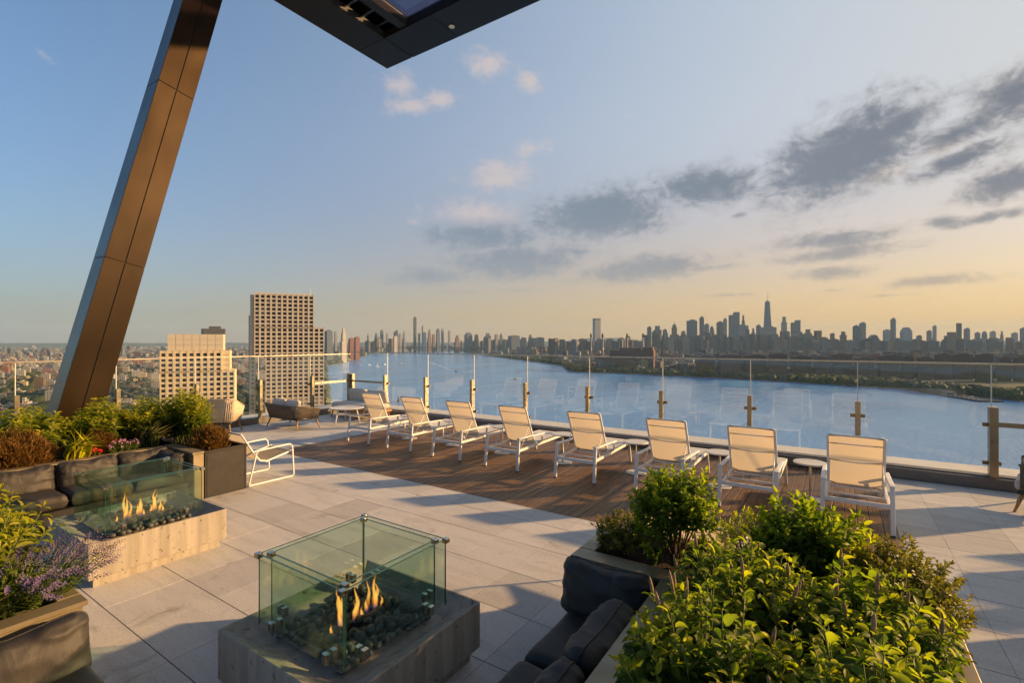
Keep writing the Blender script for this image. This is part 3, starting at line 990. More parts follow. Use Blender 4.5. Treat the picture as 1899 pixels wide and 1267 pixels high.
def fire_pit(label, cx_, cy_, seed):
    t = thing('fire_pit', label, 'fire pit', (cx_, cy_, 0), group='glass fire pits')
    r_ = random.Random(seed)
    H = .585
    # block: four walls and a top frame round the burner well
    wl = .22
    m = MB().box(-H, H, -H, -wl - .13, .085, .40).box(-H, H, wl + .13, H, .085, .40).box(-H, -wl - .13, -wl - .13, wl + .13, .085, .40).box(wl + .13, H, -wl - .13, wl + .13, .085, .40)
    me = MB().box(-H, H, -H, H, .085, .398).mesh('block', bevel=.008, seg=2)
    bm = bmesh.new(); bm.from_mesh(me)
    top = max(bm.faces, key=lambda q: q.calc_center_median().z * 10 + q.calc_area())
    res = bmesh.ops.inset_individual(bm, faces=[top], thickness=.235, depth=0)
    bmesh.ops.translate(bm, verts=list(top.verts), vec=(0, 0, -.085))
    bm.to_mesh(me); bm.free()
    # keep the rim of the well vertical
    block = obj('block', me, MATS['board_concrete'], t)
    pl = MB().box(-H + .05, -.12, -H + .05, H - .05, 0, .084).box(.12, H - .05, -H + .05, H - .05, 0, .084).box(-.119, .119, -H + .2, H - .2, 0, .084)
    pl.build('plinth', MATS['board_concrete'], t)
    MB().box(-.16, .16, -.045, .045, .314, .352).build('burner', MATS['burner'], t, bevel=.004)
    # pebbles
    shapes = []
    for k in range(5):
        bm = bmesh.new()
        bmesh.ops.create_icosphere(bm, subdivisions=2, radius=1)
        for q in bm.verts:
            q.co *= 1 + .22 * mnoise.noise(q.co * 1.1 + Vector((k * 5, 0, 0)))
            q.co.z *= .68
        pm = bpy.data.meshes.new('pebble'); bm.to_mesh(pm); bm.free()
        pm.polygons.foreach_set('use_smooth', [True] * len(pm.polygons))
        shapes.append(pm)
    for k in range(270):
        if k < 144:
            x, y = -.325 + .65 * (k % 12) / 11 + r_.uniform(-.015, .015), -.325 + .65 * (k // 12) / 11 + r_.uniform(-.015, .015)
        else:
            x, y = r_.uniform(-.30, .30), r_.uniform(-.30, .30)
        lay = 0 if k < 144 else 1
        s_ = r_.uniform(.025, .040)
        if abs(x) < .17 and abs(y) < .05 and r_.random() < .6:
            continue
        o = obj('pebble', shapes[k % 5], MATS['pebble'], t, (x, y,   .345 + lay * .03 + r_.uniform(0, .012)), None, (s_, s_ * r_.uniform(.7, 1), s_))
        o.rotation_euler = (r_.uniform(-.5, .5), r_.uniform(-.5, .5), r_.uniform(0, 6))
    # double glass guard with corner clips and foot clamps
    for lvl, half in (('outer', .417), ('inner', .365)):
        z0, z1 = .404, .85
        th = .008
        for k in range(4):
            ax = k % 2
            s_ = 1 if k < 2 else -1
            if ax == 0:
                b = (half * s_ - th / 2, half * s_ + th / 2, -half + .006, half - .006)
            else:
                b = (-half + .006, half - .006, half * s_ - th / 2, half * s_ + th / 2)
            g = MB().box(b[0], b[1], b[2], b[3], z0, z1).build('glass_panel', MATS['fire_glass'], t)
            e = MB()
            if ax == 0:
                e.box(b[0] - .0006, b[1] + .0006, b[2], b[3], z1, z1 + .003)
                e.box(b[0] - .0006, b[1] + .0006, b[2] - .003, b[2], z0, z1)
                e.box(b[0] - .0006, b[1] + .0006, b[3], b[3] + .003, z0, z1)
            else:
                e.box(b[0], b[1], b[2] - .0006, b[3] + .0006, z1, z1 + .003)
            e.build('polished_edge', MATS['glass_edge'], g)
            for q in (-.27, .27):
                m = MB()
                if ax == 0:
                    m.box(half * s_ - .014, half * s_ + .014, q - .02, q + .02, .399, .462)
                else:
                    m.box(q - .02, q + .02, half * s_ - .014, half * s_ + .014, .399, .462)
                m.build('foot_clamp', MATS['steel_clip'], t, bevel=.003)
        for sx_ in (-1, 1):
            for sy_ in (-1, 1):
                MB().box(half * sx_ - .020, half * sx_ + .020, half * sy_ - .020, half * sy_ + .020, .826, .858).build('corner_clip', MATS['steel_clip'], t, bevel=.003)
    # flames
    for k in range(15):
        x = (-.14, -.085, -.075, -.065, -.09, .0, .012, -.01, .02, .085, .095, .105, .12, .075, .145)[k] * 1.4
        h = (.10, .34, .30, .24, .18, .26, .22, .17, .12, .24, .33, .28, .20, .13, .11)[k] * r_.uniform(.9, 1.08)
        obj('flame', flame_mesh(h, (.012, .020, .017, .018, .02, .019, .018, .02, .016, .017, .019, .018, .018, .016, .014)[k], seed * 7 + k * 3.3), MATS['flame'], t, (r_.uniform(-.03, .03), x, .35))
    return t
fire_pit('concrete fire pit in the foreground with a green glass guard and flames', -2.645, 2.11, 1)
fire_pit('concrete fire pit with glass guard by the left sofa and lavender', -6.065, 2.095, 2)

# ---- planters: walls, capping pieces and soil
def planter(name, label, foot, zt, caps, mat, soil_rects, group=None, cap_mat='planter_bronze'):
    t = thing(name, label, 'planter', (0, 0, 0), 0, group)
    for b in foot:
        MB().box(*b, 0.0, zt - .03).build('wall_panel', mat, t, bevel=.004)
    for b in caps:
        MB().box(*b, zt - .029, zt).build('cap', MATS[cap_mat], t, bevel=.004)
    for b in soil_rects:
        nx, ny = 24, 24
        v = []; f = []
        for j in range(ny + 1):
            for i in range(nx + 1):
                x = b[0] + (b[1] - b[0]) * i / nx; y = b[2] + (b[3] - b[2]) * j / ny
                v.append((x, y, zt - .09 + .05 * mnoise.noise(Vector((x * 3, y * 3, 1)))))
        f = [(j * (nx + 1) + i, j * (nx + 1) + i + 1, (j + 1) * (nx + 1) + i + 1, (j + 1) * (nx + 1) + i) for j in range(ny) for i in range(nx)]
        MB().add(v, f).build('soil', MATS['soil'], t, smooth=True)
    return t
pb, pk = MATS['planter_bronze'], MATS['planter_black']
# far left: long bronze planter behind the sofa
planter('planter', 'long bronze capped planter behind the left sofa full of shrubs', [(-8.26, -8.17, -1.2, 3.16), (-9.5, -9.42, -1.2, 3.3), (-8.26, -7.37, 3.165, 3.30), (-9.41, -8.27, -1.2, -1.12)], .67,
        [(-8.28, -8.14, a, b) for a, b in ((-1.2, .05), (.056, 1.74), (1.746, 2.92), (2.926, 3.14))] + [(-8.28, -7.36, 3.15, 3.305), (-9.52, -9.40, -1.2, 3.3)], pb, [(-9.42, -8.26, -1.12, 3.3)])
planter('planter', 'black box planter at the end of the left sofa beside the white armchair', [(-9.5, -7.365, 3.31, 3.335), (-9.5, -7.365, 3.865, 3.89), (-7.39, -7.366, 3.336, 3.864), (-9.5, -9.48, 3.336, 3.864)], .665,
        [(-9.5, -7.35, 3.306, 3.345), (-9.5, -7.35, 3.855, 3.90), (-7.395, -7.35, 3.346, 3.854)], pk, [(-9.48, -7.39, 3.33, 3.87)], cap_mat='planter_black')
# near right: bronze planter wrapping the right sofa
planter('planter', 'bronze planter in the right foreground overflowing with leafy green plants', [(-.93, -.85, .9, 3.16), (-1.58, -.86, 3.165, 3.30), (.43, .52, .9, 3.9), (-.849, .429, .9, .97), (-1.58, .43, 3.82, 3.9), (-1.58, -1.50, 3.302, 3.818)], .67,
        [(-.95, -.83, .9, 3.14), (-1.60, -.83, 3.15, 3.305), (.41, .535, .9, 3.91), (-1.60, .405, 3.81, 3.91), (-1.60, -1.48, 3.31, 3.805)], pb, [(-.85, .43, .97, 3.82), (-1.50, -.84, 3.30, 3.82)])
# near left
planter('planter', 'bronze capped planter in the lower left corner with lavender and grass', [(-3.80, -3.71, -1.5, 1.0), (-4.95, -4.87, -1.5, 1.0), (-4.869, -3.801, .93, 1.0)], .67,
        [(-3.82, -3.69, -1.5, 1.02), (-4.97, -4.85, -1.5, 1.02), (-4.84, -3.83, .91, 1.02)], pb, [(-4.87, -3.80, -1.5, .93)])

# ---- black cushioned sofas
def sofa(label, base_boxes, seats, backs, group='black cushioned sofas round the fire pits'):
    t = thing('sofa', label, 'sofa', (0, 0, 0), 0, group)
    for b in base_boxes:
        MB().box(*b).build('base', MATS['planter_black'], t, bevel=.006)
    for k, (x, y, w, d, rz) in enumerate(seats):
        pillow('seat_cushion', w, d, .17, MATS['black_cushion'], t, (x, y, .345), (R(90), 0, rz), ex=14, seed=k + 1, wrinkle=.004)
    for k, (x, y, z, w, h, rz, lean) in enumerate(backs):
        pillow('back_cushion', w, h, .25, MATS['black_cushion'], t, (x, y, z), (R(lean), 0, rz), ex=3.6, seed=k + 4 + len(seats), wrinkle=.022, sag=.03)
    return t
q = R(90)
sofa('black cushioned sofa behind the far fire pit below the flowering planter', [(-8.13, -7.42, -1.1, 3.13, .04, .26)],
     [(-7.755, y, .62, .66, q) for y in (-.32, .31, .94, 1.57, 2.2)] + [(-7.755, 2.80, .56, .66, q)],
     [(-7.99, y, .535, .63, .36, q, -12) for y in (-.32, .32, .95, 1.575, 2.205, 2.80)] + [(-7.72, 3.02, .52, .55, .34, 0, -12)])
sofa('black cushioned corner sofa in front of the right foreground planter', [(-1.49, -.96, .95, 3.13, .04, .26)],
     [(-1.225, 2.66, .62, .57, q), (-1.225, 2.03, .62, .57, q), (-1.225, 1.40, .62, .57, q)],
     [(-1.27, 3.02, .545, .64, .38, 0, -10), (-1.06, 2.42, .55, .64, .36, -q, -12), (-1.06, 1.78, .55, .64, .36, -q, -12), (-1.06, 1.14, .55, .62, .36, -q, -12)])
sofa('black sofa corner with a puffy back cushion at the lower left edge', [(-3.67, -2.98, -1.4, .98, .04, .26)],
     [(-3.32, y, .64, .70, q) for y in (.66, .0, -.66)],
     [(-3.53, y, .515, .66, .37, q, -12) for y in (.66, .0, -.66)])

# ---- white sled armchairs
def armchair():
    t = thing('armchair', 'x', 'armchair', group='white sled armchairs')
    wm = MATS['white_metal']
    for s in (-1, 1):
        x = s * .36
        pts = [(x, .0, .02), (x, .70, .02), (x, .725, .045), (x, .70, .50), (x, .66, .545), (x, .16, .53), (x, .115, .50), (x, .0, .05)]
        MB().tube(pts, .0125, 8, closed=True).build('side_frame', wm, t, smooth=True)
        MB().tube([(s * .315, -.09, .80), (s * .315, .10, .48), (s * .315, .19, .36), (s * .315, .30, .335), (s * .315, .74, .43)], .014, 8).build('seat_rail', wm, t, smooth=True)
    for y, z in ((.28, .33), (.72, .425)):
        MB().beam((-.35, y, z), (.35, y, z), .02, .02).build('crossbar', wm, t, bevel=.003)
    MB().beam((-.32, -.09, .80), (.32, -.09, .80), .025, .025).build('crossbar', wm, t, bevel=.003)
    MB().tube([(-.36, .06, .02), (.36, .06, .02)], .01, 8).build('stretcher', wm, t, smooth=True)
    prof = [(-.085, .79), (-.03, .69), (.04, .575), (.10, .475), (.15, .40), (.21, .355), (.30, .338), (.45, .365), (.60, .398), (.73, .428)]
    m = MB()
    n = len(prof)
    m.add([(x, y, z) for x in (-.31, -.1, .1, .31) for (y, z) in prof], [(i * n + k, i * n + k + 1, (i + 1) * n + k + 1, (i + 1) * n + k) for i in range(3) for k in range(n - 1)])
    m.build('sling', MATS['sling_fabric'], t, smooth=True)
    return t
A0 = armchair()
A0.location = (-7.73, 3.93, 0); A0['label'] = 'white sled armchair beside the black box planter on the left'
copy_thing(A0, (-1.01, 3.98, 0), 0, 'white armchair mostly hidden behind the right planter shrubs', kidmap(A0))

# ---- rope seating at the far left corner
def rope_seat(name, label, cat, w, d, loc, rz, rope, back_h=.62, arm_h=.52, wrap=True, pillows=1):
    t = thing(name, label, cat, loc, rz)
    hw, hd = w / 2, d / 2
    # U-shaped plan: back along -y, arms to +y
    def plan(s_, grow):
        pts = []
        r = .16
        a = [(hw + grow, hd * .75), (hw + grow, -hd + r)]
        pts.append(a[0])
        for k in range(7):
            th = -math.pi / 2 * k / 6
            pts.append((hw + grow - r + r * math.cos(th), -hd - grow * .8 + r + r * math.sin(th)))
        left = [(-x, y) for x, y in reversed(pts)]
        return pts + left
    lo = plan(0, -.05); hi = plan(0, .04)
    n = len(lo)
    def zt(k):
        y = hi[k][1]
        return arm_h + (back_h - arm_h) * max(0, min(1, (hd * .75 - y) / (d * .8)))
    low = [(x, y, .27) for x, y in lo]; high = [(x, y, zt(k)) for k, (x, y) in enumerate(hi)]
    MB().tube(high, .016, 8).build('top_rail', MATS[rope], t, smooth=True)
    MB().tube(low, .02, 8).build('seat_ring', MATS['steel_dark'], t, smooth=True)
    m = MB()
    for k in range(n - 1):
        L = (Vector(high[k + 1]) - Vector(high[k])).length
        c = max(1, int(L / .021))
        for i in range(c):
            f_ = i / c
            p = Vector(low[k]).lerp(Vector(low[k + 1]), f_); q_ = Vector(high[k]).lerp(Vector(high[k + 1]), f_)
            m.tube([p, q_], .0098, 5)
    tag(m.build('rope_weave', MATS[rope], t, smooth=True), kind='stuff')
    MB().box(-hw + .05, hw - .05, -hd + .08, hd - .06, .235, .275).build('seat_frame', MATS['steel_dark'], t, bevel=.006)
    for sx_ in (-1, 1):
        for sy_ in (-1, 1):
            MB().tube([(sx_ * (hw - .1), sy_ * (hd - .12), .25), (sx_ * (hw - .03), sy_ * (hd - .04), 0)], [.024, .014], 8).build('leg', MATS['wood_leg'], t, smooth=True)
    pillow('seat_cushion', w - .12, d - .12, .15, MATS['cream_fabric'], t, (0, .03, .345), (R(90), 0, 0), ex=12, seed=3, wrinkle=.004)
    for k in range(pillows):
        pw = (w - .2) / pillows
        pillow('back_cushion', pw, .36, .16, MATS['cream_fabric'], t, (-(w - .2) / 2 + pw * (k + .5), -hd + .17, .56), (R(-12), 0, 0), ex=4, seed=5 + k, wrinkle=.006)
    return t
rope_seat('rope_loveseat', 'dark rope loveseat with wooden legs seen from behind, by the side screen', 'loveseat', 1.36, .74, (-11.68, 7.36, 0), R(0), 'rope_dark', .60, .50, pillows=2)
rope_seat('rope_armchair', 'cream rope armchair with wooden legs behind the black planter', 'armchair', .72, .70, (-12.38, 5.95, 0), R(40), 'rope_cream', .84, .60)
rope_seat('rope_armchair', 'dark rope armchair cut off by the right edge of the picture', 'armchair', .66, .66, (2.24, 9.05, 0), R(75), 'rope_dark', .80, .62)

SHADE_CHAIRS = [('unseen dark rope armchair added to cast shade at right, second from the camera', 3.05, 7.55, 0), ('unseen dark rope armchair added to cast shade at right, third from the camera', 3.6, 8.45, 165), ('unseen dark rope armchair added to cast shade at right, farthest from the camera', 4.2, 9.3, 150), ('unseen dark rope armchair added to cast shade at right, nearest the camera', 2.75, 6.15, 20)]  # unseen armchairs, added to throw shadows on the right-hand paving
for lab, x_, y_, a_ in SHADE_CHAIRS:
    rope_seat('rope_armchair', lab, 'armchair', .66, .66, (x_, y_, 0), R(a_), 'rope_dark', .84, .62)
def corner_sofa():
    t = thing('corner_sofa', 'low cream cushioned sofa in the far corner of the glass screens', 'sofa', (-11.55, 9.38, 0), R(180))
    w, d = 1.75, .82
    MB().box(-w / 2, w / 2, -d / 2, d / 2, .19, .26).build('base', MATS['wood_leg'], t, bevel=.01)
    for sx_ in (-1, 1):
        for sy_ in (-1, 1):
            MB().tube([(sx_ * (w / 2 - .08), sy_ * (d / 2 - .08), .2), (sx_ * (w / 2 - .04), sy_ * (d / 2 - .04), 0)], [.026, .016], 8).build('leg', MATS['wood_leg'], t, smooth=True)
    pillow('seat_cushion', w - .04, d - .04, .19, MATS['cream_fabric'], t, (0, 0, .345), (R(90), 0, 0), ex=14, seed=2, wrinkle=.004)
    for k in (-.42, .42):
        pillow('back_cushion', .84, .40, .2, MATS['cream_fabric'], t, (k, -.28, .60), (R(-14), 0, 0), ex=5, seed=6, wrinkle=.006)
    return t
corner_sofa()
def coffee_table():
    t = thing('coffee_table', 'low round white coffee table between the loveseat and corner sofa', 'coffee table', (-11.08, 8.55, 0))
    MB().lathe([(.42, .395), (.45, .40), (.455, .412), (.44, .42)], 40).build('table_top', MATS['table_white'], t)
    for k in range(3):
        a = 2 * math.pi * k / 3 + .5
        MB().tube([(.27 * math.cos(a), .27 * math.sin(a), .396), (.36 * math.cos(a), .36 * math.sin(a), 0)], .016, 8).build('leg', MATS['white_metal'], t, smooth=True)
coffee_table()

# ================================================================== PLANTS
def leaf_geo(kind):
    if kind == 'broad':
        rows = [(0.0, 0.0, 0.0), (0.14, 0.27, .04), (0.38, 0.46, .07), (0.62, 0.40, .03), (0.84, 0.20, -.06), (1.0, 0.0, -.16)]
    elif kind == 'lance':
        rows = [(0.0, 0.0, 0.0), (0.3, 0.5, .05), (0.65, 0.38, .02), (1.0, 0.0, -.10)]
    else:
        rows = [(0.0, 0.30, 0.0), (0.3, 0.5, .10), (0.65, 0.42, .05), (1.0, 0.0, -.30)]
    v = []; f = []
    idx = []
    for (y, hw, z) in rows:
        if hw == 0:
            idx.append([len(v)]); v.append((0, y, z))
        else:
            idx.append([len(v), len(v) + 1, len(v) + 2])
            lift = .13 if kind == 'broad' else .08
            v += [(-hw, y, z + lift), (0, y, z), (hw, y, z + lift)]
    for a, b in zip(idx[:-1], idx[1:]):
        if len(a) == 1:
            f += [(a[0], b[1], b[0]), (a[0], b[2], b[1])]
        elif len(b) == 1:
            f += [(a[0], a[1], b[0]), (a[1], a[2], b[0])]
        else:
            f += [(a[0], a[1], b[1], b[0]), (a[1], a[2], b[2], b[1])]
    return np.array(v), f
LEAF = {k: leaf_geo(k) for k in ('broad', 'lance', 'blade')}
LEAFMESH = {}

class Leaves:
    def __init__(s):
        s.P = []; s.D = []; s.N = []; s.L = []; s.W = []; s.R = []
    def add(s, p, d, n, l, w, r):
        s.P.append(p); s.D.append(d); s.N.append(n); s.L.append(l); s.W.append(w); s.R.append(r)
    def basis(s):
        D = np.array(s.D, float); N = np.array(s.N, float)
        D /= np.linalg.norm(D, axis=1)[:, None] + 1e-9
        S = np.cross(D, N); ln = np.linalg.norm(S, axis=1)
        bad = ln < 1e-4
        S[bad] = np.cross(D[bad], np.array([.3, .5, .8]))
        S /= np.linalg.norm(S, axis=1)[:, None] + 1e-9
        N = np.cross(S, D)
        return S, D, N

def joined(name, lv, sel, kind, mat, parent):
    tv, tf = LEAF[kind]
    S, D, N = lv.basis()
    P = np.array(lv.P, float); L = np.array(lv.L); Wd = np.array(lv.W); Rn = np.array(lv.R)
    S, D, N, P, L, Wd, Rn = S[sel], D[sel], N[sel], P[sel], L[sel], Wd[sel], Rn[sel]
    n = len(P); k = len(tv)
    V = P[:, None, :] + tv[None, :, 0, None] * (S * Wd[:, None])[:, None, :] + tv[None, :, 1, None] * (D * L[:, None])[:, None, :] + tv[None, :, 2, None] * (N * L[:, None])[:, None, :]
    V = V.reshape(-1, 3)
    loops = []; tot = []
    for q in tf:
        tot.append(len(q)); loops += list(q)
    loops = np.array(loops); tot = np.array(tot)
    me = bpy.data.meshes.new(name)
    me.vertices.add(n * k)
    me.vertices.foreach_set('co', V.ravel().astype(np.float32))
    al = (loops[None, :] + (np.arange(n) * k)[:, None]).ravel()
    me.loops.add(len(al))
    me.loops.foreach_set('vertex_index', al.astype(np.int32))
    at_ = np.tile(tot, n)
    me.polygons.add(len(at_))
    st = np.concatenate(([0], np.cumsum(at_)[:-1]))
    me.polygons.foreach_set('loop_start', st.astype(np.int32))
    me.polygons.foreach_set('use_smooth', np.ones(len(at_), bool))
    me.update(calc_edges=True)
    att = me.attributes.new('rnd', 'FLOAT', 'POINT')
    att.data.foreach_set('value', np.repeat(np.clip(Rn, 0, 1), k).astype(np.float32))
    o = obj(name, me, mat, parent)
    return tag(o, kind='stuff')

def leaf_mesh(kind, mat, lev):
    key = (kind, mat.name, lev)
    if key not in LEAFMESH:
        tv, tf = LEAF[kind]
        me = bpy.data.meshes.new('leaf')
        me.from_pydata([tuple(v) for v in tv], [], tf)
        me.polygons.foreach_set('use_smooth', [True] * len(me.polygons))
        att = me.attributes.new('rnd', 'FLOAT', 'POINT')
        att.data.foreach_set('value', [lev / 7.0] * len(tv))
        me.materials.append(mat)
        LEAFMESH[key] = me
    return LEAFMESH[key]

def put_leaves(t, lv, kind, mat, n_parts, name='foliage'):
    mat = MATS[mat]
    n = len(lv.P)
    P = np.array(lv.P, float); L = np.array(lv.L)
    org = np.array(t.location)
    dist = np.linalg.norm(P + org - np.array([0, 0, CAMZ]), axis=1)
    # the leaves that show largest: near, big, on the camera side of the plant
    cen = P.mean(axis=0)
    tow = np.array([0, 0, CAMZ]) - (cen + org); tow = tow / np.linalg.norm(tow)
    score = L / dist * (1 + .8 * ((P - cen) @ tow) / (np.abs((P - cen) @ tow).max() + 1e-6))
    order = np.argsort(-score)
    part = order[:n_parts]; rest = order[n_parts:]
    S, D, N = lv.basis()
    for i in part:
        lev = int(max(0, min(7, round(lv.R[i] * 7))))
        o = bpy.data.objects.new('leaf', leaf_mesh(kind, mat, lev))
        COL.objects.link(o)
        o.parent = t
        s_, d_, n_ = S[i] * lv.W[i], D[i] * lv.L[i], N[i] * lv.L[i]
        p = lv.P[i]
        o.matrix_basis = Matrix(((s_[0], d_[0], n_[0], p[0]), (s_[1], d_[1], n_[1], p[1]), (s_[2], d_[2], n_[2], p[2]), (0, 0, 0, 1)))
    if len(rest):
        joined(name, lv, rest, kind, mat, t)

def unit(v):
    v = np.array(v, float)
    return v / (np.linalg.norm(v) + 1e-9)

def stems_leaves(seed, rad, h, n_stems, L, Wr=.5, nodes=7, base=.5, up=.35, lean=(0, 0), low=.3, dens=2, tipr=.0, rj=.2):
    "upright stems that fan out, each with opposite pairs of leaves and a paler tip"
    r_ = random.Random(seed)
    lv = Leaves(); stems = []
    for k in range(n_stems):
        th = r_.uniform(0, 2 * math.pi); rr = math.sqrt(r_.random())
        bx, by = rad[0] * base * rr * math.cos(th), rad[1] * base * rr * math.sin(th)
        tx, ty = rad[0] * rr * math.cos(th + r_.uniform(-.3, .3)) + lean[0], rad[1] * rr * math.sin(th + r_.uniform(-.3, .3)) + lean[1]
        hh = h * (1 - .34 * rr * rr) * r_.uniform(.78, 1.06)
        P0, P1 = np.array([bx, by, 0.]), np.array([tx, ty, hh])
        mid = (P0 + P1) / 2 + np.array([r_.uniform(-.03, .03), r_.uniform(-.03, .03), .06 * hh])
        cur = lambda s_: (1 - s_) ** 2 * P0 + 2 * s_ * (1 - s_) * mid + s_ * s_ * P1
        stems.append([cur(i / 5) for i in range(6)])
        ph = r_.uniform(0, 6.28)
        for j in range(nodes):
            s_ = low + (1 - low) * j / (nodes - 1)
            p = cur(s_); tan = unit(cur(min(1, s_ + .05)) - cur(s_ - .05))
            ph += 1.57 + r_.uniform(-.3, .3)
            a = unit(np.cross(tan, [.3, .9, .2])); b = np.cross(tan, a)
            for q in range(dens):
                an = ph + 2 * math.pi * q / dens
                out = a * math.cos(an) + b * math.sin(an)
                el = up * (.2 + 1.3 * s_ ** 2) + r_.uniform(-.25, .25)
                d = unit(out * math.cos(el) + tan * math.sin(el) + np.array([r_.uniform(-rj, rj), r_.uniform(-rj, rj), r_.uniform(-rj, rj)]))
                ll = r_.uniform(*L) * (1 - .45 * max(0, s_ - .7) / .3)
                nrm = unit(tan * 1.0 + np.array([r_.uniform(-.35 - rj, .35 + rj), r_.uniform(-.35 - rj, .35 + rj), .5]))
                rv = .12 + .42 * s_ * s_ + r_.uniform(-.12, .22) + (tipr if s_ > .85 else 0)  # tips paler: new growth, plus sunlight put into the colour
                lv.add(p + d * .012, d, nrm, ll, ll * Wr * r_.uniform(.85, 1.15), rv)
    return lv, stems

def blob_leaves(seed, rad, n, L, Wr=.5, hollow=.45, upb=.25, zc=None, squash=1.0, rsh=0.0):
    "dense rounded or boxy shrub: leaves through the outer volume, in sprays"
    r_ = random.Random(seed)
    lv = Leaves()
    sprays = max(12, n // 14)
    zc = rad[2] if zc is None else zc
    for k in range(sprays):
        d = unit([r_.gauss(0, 1), r_.gauss(0, 1), r_.gauss(0, 1) * .9 + .25])
        if d[2] < -.55: d[2] *= -.5
        q = (hollow + (1 - hollow) * r_.random() ** .55)
        lump = 1 + .16 * mnoise.noise(Vector(d * 2.2 + seed))
        sup = (abs(d[0]) ** 3 + abs(d[1]) ** 3 + abs(d[2]) ** 3) ** (-1 / 3) if squash > 1 else 1
        c = d * q * lump * np.array(rad) * sup + np.array([0, 0, zc])
        ax = unit(d * .7 + np.array([r_.uniform(-.5, .5), r_.uniform(-.5, .5), r_.uniform(-.1, .8) + upb]))
        ln = r_.uniform(1.2, 2.6) * L[1]
        a = unit(np.cross(ax, [.3, .9, .2])); b = np.cross(ax, a)
        for j in range(14):
            s_ = j / 13
            an = j * 2.4 + k
            out = a * math.cos(an) + b * math.sin(an)
            el = .35 + .8 * s_ ** 2
            dd = unit(out * math.cos(el) + ax * math.sin(el))
            ll = r_.uniform(*L) * (1 - .3 * s_)
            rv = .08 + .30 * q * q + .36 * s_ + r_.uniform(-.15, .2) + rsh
            lv.add(c + ax * ln * (s_ - .6), dd, unit(ax + np.array([r_.uniform(-.3, .3), r_.uniform(-.3, .3), .35])), ll, ll * Wr * r_.uniform(.85, 1.15), rv)
    return lv

def stem_part(t, stems, r=.004, mat='stem', name='stems'):
    m = MB()
    for s_ in stems:
        k = len(s_)
        m.tube(s_, [r * (1.2 - .7 * i / (k - 1)) for i in range(k)], 5)
    tag(m.build(name, MATS[mat], t, smooth=True), kind='stuff')

def core_twigs(t, rad, zc, seed, n=40, r=.005):
    r_ = random.Random(seed + 77)
    st = []
    for k in range(n):
        d = unit([r_.gauss(0, 1), r_.gauss(0, 1), abs(r_.gauss(0, 1)) + .3])
        e = d * np.array(rad) * r_.uniform(.6, .95) + np.array([0, 0, zc * .6])
        st.append([np.array([0, 0, 0]) + e * f_ * np.array([1, 1, 1.0]) + np.array([r_.uniform(-.01, .01), 0, 0]) for f_ in (0, .35, .7, 1)])
    stem_part(t, st, r, 'twig', 'branches')

Z0 = .585
def shrub_stem(label, x, y, seed, rad, h, n, L, mat, parts, cat='shrub', name='leafy_shrub', group=None, kind='broad', **kw):
    t = thing(name, label, cat, (x, y, Z0), 0, group)
    lv, st = stems_leaves(seed, rad, h, n, L, **kw)
    stem_part(t, st)
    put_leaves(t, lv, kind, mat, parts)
    return t, st
def shrub_blob(label, x, y, seed, rad, n, L, mat, parts, cat='shrub', name='leafy_shrub', group=None, kind='broad', **kw):
    t = thing(name, label, cat, (x, y, Z0), 0, group)
    lv = blob_leaves(seed, rad, n, L, **kw)
    core_twigs(t, rad, kw.get('zc') or rad[2], seed)
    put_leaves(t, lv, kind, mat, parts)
    return t

# -- planter behind the left sofa
G1 = 'golden green shrubs in the left planter'
KW = dict(group=G1, Wr=.44, up=.45, tipr=.2, nodes=8, dens=3)
shrub_stem('golden leaved shrub left of the leaning column base', -8.98, 1.80, 1, (.40, .44), .70, 62, (.085, .14), 'leaf_gold', 160, **KW)
shrub_stem('golden leaved shrub at the far left edge behind the brown heather', -8.98, 1.0, 6, (.40, .46), .66, 50, (.085, .14), 'leaf_gold', 40, **KW)
shrub_stem('glossy green shrub just right of the leaning column base', -8.95, 2.62, 2, (.36, .38), .74, 62, (.075, .12), 'leaf_gold', 160, **KW)
shrub_stem('dense green shrub in the middle of the left planter below the cream building', -8.92, 3.16, 3, (.36, .34), .74, 62, (.075, .12), 'leaf_gold', 160, **KW)
shrub_stem('large rounded green shrub at the right end of the left planter', -8.62, 3.62, 4, (.52, .30), .82, 90, (.075, .12), 'leaf_gold', 200, **KW)

def heather(label, x, y, seed, rad, n):
    t = thing('heather_bush', label, 'heather', (x, y, Z0), 0, 'brown heather bushes in the left planter')
    r_ = random.Random(seed)
    lv = Leaves()
    for k in range(n):
        d = unit([r_.gauss(0, 1), r_.gauss(0, 1), abs(r_.gauss(0, 1)) * 1.0 + .15])
        q = .35 + .65 * r_.random() ** .6
        p = d * q * np.array(rad) * (1 + .35 * mnoise.noise(Vector(d * 2.5 + seed)))
        dd = unit(d * .7 + np.array([r_.uniform(-.6, .6), r_.uniform(-.6, .6), .5]))
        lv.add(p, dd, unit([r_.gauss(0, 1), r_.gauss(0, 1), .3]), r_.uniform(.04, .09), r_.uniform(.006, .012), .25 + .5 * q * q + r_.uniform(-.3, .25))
    core_twigs(t, rad, 0.02, seed, 60, .003)
    put_leaves(t, lv, 'lance', 'leaf_brown', 0)
heather('round brown heather bush at the left edge above the sofa', -8.56, 1.62, 3, (.30, .42, .40), 5200)
heather('brown heather bush in the black box planter', -7.80, 3.58, 4, (.30, .24, .33), 3600)
heather('small brown heather bush behind the red flowers', -8.72, 2.52, 5, (.2, .22, .34), 2200)

